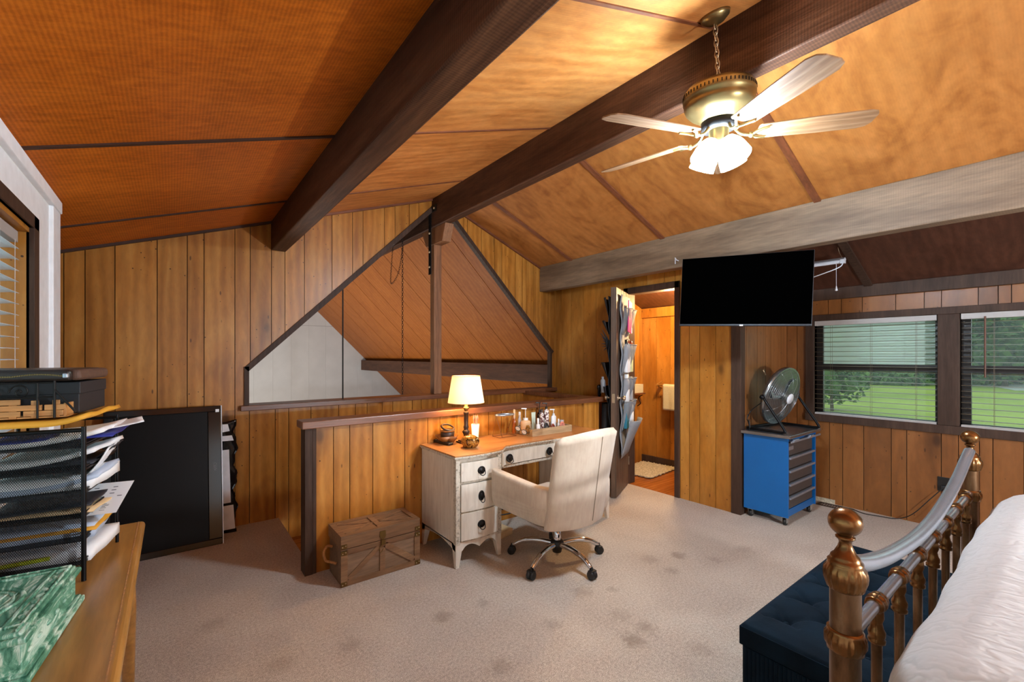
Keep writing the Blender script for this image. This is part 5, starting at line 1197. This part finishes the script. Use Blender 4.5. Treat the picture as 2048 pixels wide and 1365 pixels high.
item('hair_claw', 'red-brown hair claw at the front of the tray', 'hair clip', 1105, 2.79, 848, .022, clip_('red_brown'))
item('hair_claw', 'tortoiseshell hair claw in the near left corner of the tray', 'hair clip', 1055, 2.80, 851, .024, clip_('gourd'))
item('hair_bow', 'white and coral ribbon bow on the right front of the tray', 'bow', 1124, 2.80, 844, .026, clip_('coral'))
def glasses(T_, r, h, sy):
    m = MB()
    for s_ in (-1, 1): m.tube([(s_ * .03 + .024 * math.cos(a), .0, .02 + .017 * math.sin(a)) for a in [2 * PI * k / 20 for k in range(20)]], .0025, 6, closed=True)
    m.tube([(-.008, 0, .026), (.008, 0, .026)], .002, 6); obj('rim', m, 'iron', T_)
    obj('temple', MB().tube([(-.054, 0, .024), (-.05, .1, .02)], .002, 5), 'iron', T_); obj('temple', MB().tube([(.054, 0, .024), (.05, .1, .02)], .002, 5), 'iron', T_)
    for s_ in (-1, 1): obj('lens', MB().lathe([(.022, -.0005), (.022, .0005)], 18, Matrix.Translation((s_ * .03, 0, .02)) @ Matrix.Rotation(R(90), 4, 'X')), 'clear', T_)
gl2 = item('eyeglasses', 'thin-rimmed eyeglasses hooked over the left end of the tray', 'glasses', 1040, 2.80, 840, .02, glasses); gl2.location.z += .028; gl2.rotation_euler = (0, R(25), R(-60)); 
# cables and oddments under the desk
o = obj('power_cable', MB().tube(bez([(1.95, 2.95, .28), (2.0, 2.90, .20), (2.10, 2.86, .17), (2.2, 2.9, .20), (2.12, 2.95, .23), (2.0, 2.93, .19), (2.05, 2.85, .14), (2.2, 2.82, .15), (2.32, 2.9, .2)], 6), .006, 6), 'black_plastic'); tag(o, 'black cables looped in the dark under the desk', 'cable')
o = obj('cable_box', MB().prism([(1.93, 2.72, 0), (2.12, 2.76, 0), (2.10, 2.92, 0), (1.92, 2.9, 0)], (0, 0, .045)), 'manila'); tag(o, 'pale carton lying on the carpet under the desk', 'box')
M['wood_item'] = M['pine']
o = obj('keyboard_shelf_item', MB().box(2.08, 2.42, 2.70, 2.9, .515, .55), 'dark_brown_pl'); 
bpy.data.objects.remove(o)

# black hair clipper standing on the corner of the rail
hc = thing('hair_clipper', 'black hand-held clipper leaning on the corner of the stair rail', 'clipper', (3.49, 3.075, .982))
hc.rotation_euler = (R(6), R(-20), R(20))
obj('handle', MB().lathe([(.02, 0), (.026, .03), (.024, .075), (.03, .10), (.026, .125), (.01, .13)], 16, Matrix.Diagonal((1, .7, 1, 1))), 'gloss_black', hc)
obj('badge', MB().sphere((.004, -.016, .045), .012, 10, 8, (.6, .5, 1.4)), 'white_plastic', hc)

# ================================================================== BATHROOM DOOR AND ORGANISERS
M['door_wood'] = wood('brown_door', (66, 48, 38), (84, 64, 50), (100, 80, 64), 'z', 0.5, 1.2, 0, 0.06, 'z', var=0.0)
dr = thing('bathroom_door', 'dark brown plank door standing open into the room', 'door', (3.935, 3.055, 0.012)); dr.rotation_euler = (0, 0, math.atan2(-.44, -.898))
LW, LT, LH = .555, .055, 2.06
for k in range(5): obj('plank', MB().box(.002 + LW / 5 * k, LW / 5 * (k + 1) - .002, -.012, 0, 0, LH), 'door_wood', dr, .0015)
obj('door_core', MB().box(0, LW, -LT, -.012, 0, LH), 'door_wood', dr, .002)
M['brass_knob'] = plain('worn_nickel', (188, 170, 146), 0.25, 0.85)
for s_, y0 in ((1, 0), (-1, -LT)):
    obj('door_knob', MB().lathe([(.028, 0), (.028, .006), (.010, .010), (.010, .04), (.022, .05), (.026, .062), (.02, .074), (.001, .076)], 18, Matrix.Translation((LW - .065, y0, .97)) @ Matrix.Rotation(R(-90 * s_), 4, 'X')), 'brass_knob', dr)
obj('latch_plate', MB().box(LW, LW + .002, -.042, -.014, .925, 1.015), 'brass_knob', dr)
for z in (.25, 1.8): obj('hinge', MB().tube([(0, .005, z - .045), (0, .005, z + .045)], .006, 8), 'brass_knob', dr)
DM = Matrix.Translation(dr.location) @ Matrix.Rotation(math.atan2(-.44, -.898), 4, 'Z')
M['grey_cloth'] = plain('grey_organiser_cloth', (132, 134, 138), 0.85, var=0.08, scale=40); M['mesh_clear'] = glass('sheer_grey_mesh', (214, 216, 220), .6, .22)
M['black_cloth'] = plain('black_organiser_cloth', (24, 24, 28), 0.8, var=0.2, scale=40); M['mesh_dark'] = glass('sheer_black_mesh', (60, 56, 54), .6, .6)
rows = [(1.60, 1.86), (1.19, 1.50), (.90, 1.16), (.62, .93)]
og = thing('door_organiser', 'grey hanging pocket organiser on the bathroom side of the open door', 'organiser', dr.location); og.rotation_euler = dr.rotation_euler
def backf(u, v): return Vector((.06 + .40 * u, .012 + .018 * math.sin(v * 16 + 1) ** 2, .40 + 1.60 * v))
obj('backing', MB().grid(backf, 6, 40), 'grey_cloth', og, solid=.004, fix=False)
for x in (.14, .26, .38): obj('over_door_hook', MB().tube([(x, .012, 1.97), (x, .006, LH + .004), (x, -LT - .006, LH + .004), (x, -LT - .006, LH - .05)], .0025, 6), 'bolt', og)
def pocket(x0, x1, z0, z1, dep, matn, par, nm='pocket'):
    m = MB()
    def f(u, v):
        bow = math.sin(PI * u) ** .5; return Vector((x0 + (x1 - x0) * u, .02 + dep * v ** .7 * (.35 + .65 * bow) * 1.0, z0 + (z1 - z0) * v))
    m.grid(f, 10, 6); return obj(nm, m, matn, par, solid=.0015, fix=False)
for z0, z1 in rows:
    for x0, x1 in ((.07, .255), (.265, .45)):
        pocket(x0, x1, z0, z1, .10, 'mesh_clear', og)
        obj('pocket_hem', MB().tube([(x0 + (x1 - x0) * u, .02 + .10 * (.35 + .65 * math.sin(PI * u) ** .5), z1) for u in [i / 10 for i in range(11)]], .004, 6), 'grey_cloth', og)
m = MB(); m.grid(lambda u, v: Vector((.07 + .38 * u, .02 + .17 * v * (.55 + .45 * math.sin(PI * u) ** .5), .36 + .38 * v)), 12, 6); obj('large_pocket', m, 'grey_cloth', og, solid=.003, fix=False)
M['magenta'] = plain('magenta_packet', (206, 38, 122), 0.3, var=0.1); M['teal'] = plain('teal_card', (30, 110, 132), 0.4, var=0.1); M['yellow_lbl'] = plain('yellow_green_label', (206, 206, 150), 0.4, var=0.2); M['blue_cap'] = plain('blue_cap', (36, 60, 150), 0.35)
def pocketed(name, lab, cat, x, y, z0, w, d, h, matn, capm=None, ry=0, ctrx=True):
    T_ = thing(name, lab, cat, DM @ Vector((x, y, z0))); T_.rotation_euler = (0, 0, dr.rotation_euler.z)
    if ry: T_.rotation_euler = (R(0), R(ry), dr.rotation_euler.z)
    if capm:
        obj('body', MB().lathe([(w * .45, 0), (w / 2, .006), (w / 2, h * .75), (w * .3, h * .84), (w * .2, h * .86)], 16, Matrix.Diagonal((1, d / w, 1, 1))), matn, T_)
        obj('cap', MB().lathe([(w * .24, h * .86), (w * .24, h), (w * .1, h)], 12), capm, T_)
    else: obj('body', MB().cbox((0, 0, h / 2), (w, d, h)), matn, T_, .004)
    return T_
pocketed('sachet', 'magenta packet in the top row of the door organiser', 'packet', .35, .085, 1.62, .15, .012, .32, 'magenta', None, -6)
pocketed('sachet', 'pale plastic pouch beside the magenta packet in the door organiser', 'packet', .16, .055, 1.62, .12, .012, .30, 'paper_white', None, 4)
pocketed('spray_bottle', 'white bottle with black cap in the second row of the door organiser', 'bottle', .38, .058, 1.22, .065, .05, .33, 'white_plastic', 'black_plastic')
pocketed('spray_bottle', 'white bottle with red cap in the second row of the door organiser', 'bottle', .30, .058, 1.22, .055, .05, .34, 'white_plastic', 'red_brown')
pocketed('spray_bottle', 'yellow-green labelled bottle in the second row of the door organiser', 'bottle', .16, .058, 1.22, .07, .05, .32, 'yellow_lbl', 'red_brown')
pocketed('spray_bottle', 'tall white bottle in the third row of the door organiser', 'bottle', .37, .058, .93, .085, .06, .27, 'white_plastic', 'white_plastic')
pocketed('spray_bottle', 'clear bottle in the third row of the door organiser', 'bottle', .16, .058, .93, .07, .05, .24, 'clear', 'clear')
pocketed('card_pack', 'teal card pack in the fourth row of the door organiser', 'packet', .38, .06, .66, .10, .03, .25, 'teal')
pocketed('spray_bottle', 'white bottle with blue cap in the fourth row of the door organiser', 'bottle', .17, .06, .65, .10, .06, .28, 'paper_white', 'blue_cap')
obk = thing('shoe_organiser', 'black hanging pocket organiser on the room side of the open door', 'organiser', dr.location); obk.rotation_euler = dr.rotation_euler
obj('backing', MB().grid(lambda u, v: Vector((.03 + .50 * u, -LT - .016 - .014 * math.sin(v * 14) ** 2, .70 + 1.28 * v)), 6, 40), 'black_cloth', obk, solid=.006, fix=False)
def bpocket(x0, x1, z0, z1, dep, matn):
    m = MB(); m.grid(lambda u, v: Vector((x0 + (x1 - x0) * u, -LT - .03 - dep * v ** .8 * (.4 + .6 * math.sin(PI * u) ** .5), z0 + (z1 - z0) * v)), 10, 5); obj('pocket', m, matn, obk, solid=.002, fix=False)
for z0, z1, dp, mt_ in ((1.76, 1.97, .07, 'black_cloth'), (1.60, 1.74, .09, 'mesh_dark'), (1.36, 1.55, .06, 'black_cloth'), (1.14, 1.32, .10, 'mesh_dark'), (.88, 1.08, .08, 'black_cloth')):
    for x0, x1 in ((.04, .28), (.29, .52)): bpocket(x0, x1, z0, z1, dp, mt_)
pocketed('brush', 'grey cylindrical brush poking from the black door organiser', 'brush', .45, -LT - .10, 1.02, .05, .05, .16, 'grey_cloth', 'grey_cloth', 12)
sp = MB()
for k in range(7): sp.tube([DM @ Vector((.46, -LT - .03, 1.50)), DM @ Vector((.48 + .01 * k, -LT - .09 - .01 * (k % 3), 1.44 + .035 * k))], [.012, .002], 6)
o = obj('hair_pick', sp, 'black_cloth'); tag(o, 'spiky black hair accessories bristling from the black door organiser', 'hair accessory')
def bagf(u, v): 
    a = 2 * PI * u; return DM @ Vector((.33 + (.13 + .03 * math.sin(v * 5)) * math.cos(a), -LT - .085 + (.05 + .012 * math.sin(3 * a + v * 6)) * math.sin(a), .38 + .52 * v))
o = obj('hanging_bag', MB().grid(bagf, 24, 14, closed_u=True), 'black_cloth', fix=False); tag(o, 'limp black bag hanging below the black door organiser', 'bag')

# ================================================================== BATHROOM CONTENTS
tw = thing('towel_bar', 'wooden towel bar on the bathroom back wall', 'towel bar', (4.978, 3.2, 1.03))
obj('bracket', MB().prism([(0, .13, .045), (0, .13, -.045), (-.105, .13, -.01), (-.105, .13, .01)], (0, .02, 0)), 'pine', tw); obj('bracket', MB().prism([(0, -.62, .045), (0, -.62, -.045), (-.105, -.62, -.01), (-.105, -.62, .01)], (0, .02, 0)), 'pine', tw)
obj('rod', MB().tube([(-.09, .15, 0), (-.09, -.62, 0)], .010, 10), 'pine', tw)
M['towel'] = plain('cream_towel', (206, 198, 172), 0.95, var=0.06, scale=80, bump=0.5)
def twf(u, v):
    d = v * .62; z = (.30 - d) * -1 if False else 0
    if d < .30: return Vector((.013, -u * .25, -.30 + d))
    if d < .33: a = (d - .30) / .03 * PI; return Vector((.013 * math.cos(a), -u * .25, .013 * math.sin(a)))
    return Vector((-.013 - .006 * math.sin(u * 14) * (d - .33) * 3, -u * .25, -(d - .33) * 1.07))
o = obj('towel', MB().grid(twf, 16, 30), 'towel', solid=.006, fix=False); o.location = (4.888, 3.255, 1.033); tag(o, 'cream towel hanging over the bathroom towel bar', 'towel')
M['rug'] = plain('shaggy_beige_rug', (188, 176, 152), 1.0, var=0.35, scale=60, bump=1.0)
def rgf(u, v): 
    x, y = -.33 + .66 * u, -.24 + .48 * v; return Vector((x + .008 * math.sin(v * 40), y + .008 * math.sin(u * 50), .012 + .007 * math.sin(u * 90) * math.sin(v * 77)))
o = obj('bath_rug', MB().grid(rgf, 60, 44), 'rug', solid=.014, fix=False); o.location = (4.60, 3.30, 0.0); o.rotation_euler = (0, 0, R(6)); tag(o, 'shaggy beige rug on the bathroom floor', 'rug')
vn = thing('vanity_shelf', 'pale shelf block on the bathroom wall beside the door organiser', 'shelf', (4.80, 3.63, .90))
obj('shelf_board', MB().box(-.22, .10, -.10, 0, 0, .018), 'cap', vn, .002); obj('splash_block', MB().box(-.2, .075, -.085, -.01, .018, .13), 'towel', vn, .003)
obj('iron_bracket', MB().tube(bez([(.05, -.09, -.01), (.05, -.03, -.05), (.05, -.06, -.12), (.05, -.01, -.16)], 5), .006, 6), 'iron', vn)
M['porcelain'] = plain('porcelain', (222, 216, 204), 0.15, var=0.02)
wcb = thing('toilet', 'white toilet just inside the bathroom door frame', 'toilet', (4.72, 2.62, 0))
obj('bowl', MB().lathe([(.10, 0), (.11, .02), (.085, .12), (.12, .25), (.18, .36), (.185, .39), (.15, .395), (.12, .33), (.001, .25)], 28, Matrix.Diagonal((1.25, 1, 1, 1))), 'porcelain', wcb)
obj('seat', MB().lathe([(.12, .395), (.19, .395), (.192, .408), (.12, .41), (.12, .395)], 28, Matrix.Diagonal((1.25, 1, 1, 1))), 'porcelain', wcb); obj('tank', MB().box(.10, .25, -.2, .2, .38, .75), 'porcelain', wcb, .02, 3)
point('assumed_bathroom_light', (4.35, 2.75, 2.0), 105, (1.0, .66, .30), .08)  # assumed warm source out of view; no bathroom fixture is modelled

# ================================================================== SMALL ROOM FIXTURES
M['outlet_black'] = plain('dark_outlet', (20, 18, 16), 0.4)
ot = thing('wall_outlet', 'dark wall outlet low on the panelling behind the bed end', 'outlet', (XW - .004, .72, .36))
obj('cover_plate', MB().box(-.004, .004, -.036, .036, -.058, .058), 'outlet_black', ot, .002); obj('plug', MB().box(-.03, -.004, -.014, .014, -.035, -.008), 'black_plastic', ot, .004)
o = obj('lamp_cord', MB().tube(bez([(XW - .03, .72, .335), (XW - .05, .80, .22), (XW - .06, .90, .08), (XW - .05, 1.0, .012), (XW - .08, 1.12, .006), (XW - .10, 1.22, .006), (XW - .04, 1.32, .006)], 8), .0035, 6), 'black_plastic'); tag(o, 'thin dark cord trailing from the outlet along the carpet', 'cord')
vt = thing('floor_vent', 'brown floor register beside the blue tool chest', 'vent', (4.86, 1.44, 0.0))
M['vent_brown'] = plain('vent_brown', (78, 60, 48), 0.4, 0.4)
obj('vent_frame', MB().box(-.05, .05, -.13, -.12, 0, .008).box(-.05, .05, .12, .13, 0, .008).box(-.05, -.042, -.12, .12, 0, .008).box(.042, .05, -.12, .12, 0, .008), 'vent_brown', vt)
for k in range(12): obj('louver', MB().box(-.042, .042, -.115 + .02 * k, -.109 + .02 * k, 0.001, .006), 'vent_brown', vt)
struct('baseboard_window', MB().box(XW - .012, XW, 1.46, YB, 0, .04), 'rug')
# rod, chain and swag in the great opening
o = obj('hanging_rod', MB().tube([(1.285, G + .06, .99), (1.285, G + .06, 2.05)], .0065, 8), 'iron'); tag(o, 'thin black upright rod dividing the big opening', 'rod')
def chain(name, lab, pts, r=.0026, link=.034, matn='iron'):
    pts = bez(pts, 14); m = MB(); acc = 0; i = 0; last = None; cnt = 0
    L = [0]
    for a, b in zip(pts[:-1], pts[1:]): L.append(L[-1] + (b - a).length)
    n_ = int(L[-1] / (link * .78))
    for k in range(n_):
        s_ = L[-1] * k / n_; j = max(q for q in range(len(L)) if L[q] <= s_); j = min(j, len(pts) - 2)
        p = pts[j].lerp(pts[j + 1], (s_ - L[j]) / max(1e-6, L[j + 1] - L[j])); d = (pts[j + 1] - pts[j]).normalized()
        up = Vector((1, 0, 0)) if k % 2 else Vector((0, 1, 0)); w_ = d.cross(up)
        if w_.length < .1: w_ = d.cross(Vector((0, 0, 1)))
        w_.normalize(); m.tube([p + d * (link / 2) * math.cos(2 * PI * q / 8) + w_ * (link * .28) * math.sin(2 * PI * q / 8) for q in range(8)], r, 4, closed=True)
    o = obj(name, m, matn); tag(o, lab, 'chain'); return o
yc = 4.75; c0 = aty(805, 492, yc); c1 = aty(805, 790, yc)
chain('hanging_chain', 'long thin chain hanging straight down beyond the big opening', [(c0.x, yc, 2.765), (c0.x, yc, 2.2), (c0.x, yc, 1.6), (c0.x, yc, c1.z - .3)])
s0 = aty(758, 500, 5.3)
chain('swag_chain', 'short chain drooping in a swag from the ridge beam beyond the opening', [(2.19, 5.3, 2.80), (2.13, 5.2, 2.55), aty(782, 567, 5.0), aty(797, 545, 4.85), (c0.x + .02, 4.78, 2.66)], .002, .03)

# ================================================================== OUTSIDE
M['leaf'] = None
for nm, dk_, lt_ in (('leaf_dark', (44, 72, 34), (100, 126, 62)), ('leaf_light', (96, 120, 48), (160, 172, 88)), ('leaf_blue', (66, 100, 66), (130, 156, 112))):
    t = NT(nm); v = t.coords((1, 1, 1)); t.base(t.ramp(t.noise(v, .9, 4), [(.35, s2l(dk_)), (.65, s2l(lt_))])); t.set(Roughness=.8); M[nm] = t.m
M['bark'] = plain('bark', (84, 72, 62), 0.9, var=0.3, scale=6)
random.seed(21)
def tree(lab, x, y, h, rad, trunk_h, matn, nleaf=900, ls=.5):
    T_ = thing('tree', lab, 'tree', (x, y, -2.7))
    obj('trunk', MB().tube([(0, 0, 0), (.2, .1, trunk_h * .6), (0, 0, trunk_h * 1.3)], [rad * .045 + .01, rad * .035, .04], 8), 'bark', T_)
    m = MB(); blobs = []
    for k in range(9):
        a = random.uniform(0, 2 * PI); q = random.uniform(0, .65) * rad; z = random.uniform(trunk_h, h - rad * .3)
        blobs.append((q * math.cos(a), q * math.sin(a), z, rad * random.uniform(.4, .62)))
    for k in range(nleaf):
        bx_, by_, bz_, br = random.choice(blobs); a, b = random.uniform(0, 2 * PI), math.acos(random.uniform(-1, 1)); rr_ = br * random.uniform(.75, 1.05)
        c_ = Vector((bx_ + rr_ * math.sin(b) * math.cos(a), by_ + rr_ * math.sin(b) * math.sin(a), bz_ + rr_ * math.cos(b)))
        u_ = Vector((random.uniform(-1, 1), random.uniform(-1, 1), random.uniform(-1, 1))).normalized(); w_ = u_.cross(Vector((random.uniform(-1, 1), random.uniform(-1, 1), 1))).normalized()
        s_ = ls * random.uniform(.6, 1.2); m.add([c_ - u_ * s_ - w_ * s_ * .6, c_ + u_ * s_ - w_ * s_ * .6, c_ + u_ * s_ + w_ * s_ * .6, c_ - u_ * s_ + w_ * s_ * .6], [[0, 1, 2, 3]])
    for bx_, by_, bz_, br in blobs: m.sphere((bx_, by_, bz_), br * .55, 10, 7)
    obj('foliage', m, matn, T_, kind='stuff', fix=False)
def yard(u, dep): 
    r_ = (u - CX) / F * dep; return SN * dep + CS * r_, CS * dep - SN * r_
def pt_(u, dep, *a, **k):
    x, y = yard(u, dep); tree(a[0], x, y, *a[1:], **k)
pt_(1664, 33, 'small round tree on the lawn seen low in the left half of the near window', 5.6, 2.6, 1.8, 'leaf_dark', 2600, .13)
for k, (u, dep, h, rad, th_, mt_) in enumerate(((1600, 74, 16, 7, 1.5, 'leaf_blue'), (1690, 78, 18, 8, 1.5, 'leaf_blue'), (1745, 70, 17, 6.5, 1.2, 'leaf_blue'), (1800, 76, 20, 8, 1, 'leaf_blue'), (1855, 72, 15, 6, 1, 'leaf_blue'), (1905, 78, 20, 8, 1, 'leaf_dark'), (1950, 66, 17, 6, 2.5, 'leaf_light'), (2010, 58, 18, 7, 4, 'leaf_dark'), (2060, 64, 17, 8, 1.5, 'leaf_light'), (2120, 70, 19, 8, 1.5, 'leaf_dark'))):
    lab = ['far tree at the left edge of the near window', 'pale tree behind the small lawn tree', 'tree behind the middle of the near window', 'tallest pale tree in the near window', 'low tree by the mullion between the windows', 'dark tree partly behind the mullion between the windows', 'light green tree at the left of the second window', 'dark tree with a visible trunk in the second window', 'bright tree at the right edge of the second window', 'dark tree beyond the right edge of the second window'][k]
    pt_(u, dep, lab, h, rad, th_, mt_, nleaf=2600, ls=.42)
for k, (u, dep) in enumerate(((1640, 68), (1715, 66), (1770, 64), (1830, 65), (1880, 64), (1990, 70))):
    x, y = yard(u, dep); m = MB(); random.seed(40 + k)
    for q in range(700):
        a, b = random.uniform(0, 2 * PI), math.acos(random.uniform(0, 1)); c_ = Vector((3.6 * math.sin(b) * math.cos(a), 4.6 * math.sin(b) * math.sin(a), 2.6 * math.cos(b) + .2)); u_ = Vector((random.uniform(-1, 1), random.uniform(-1, 1), random.uniform(-1, 1))).normalized(); w_ = u_.orthogonal().normalized(); s_ = .25
        m.add([c_ - u_ * s_ - w_ * s_, c_ + u_ * s_ - w_ * s_, c_ + u_ * s_ + w_ * s_, c_ - u_ * s_ + w_ * s_], [[0, 1, 2, 3]])
    m.sphere((0, 0, .3), 1, 16, 10, (3.3, 4.3, 2.3))
    o = obj('bush', m, 'leaf_dark', fix=False); o.location = (x, y, -2.7)
    tag(o, ['dark bush behind the small lawn tree', 'dark bush just right of the small lawn tree', 'dark bush in the middle of the near window', 'dark bush towards the right of the near window', 'dark bush beside the window mullion', 'dark bush by the road in the second window'][k], 'bush', 'bushes along the far edge of the lawn')
# added area light aimed up to brighten the great room beyond the opening
area('great_room_fill', (0.6, 8.0, -1.2), (R(180), 0, 0), 3.0, 4.0, 205, (1.0, .93, .84))
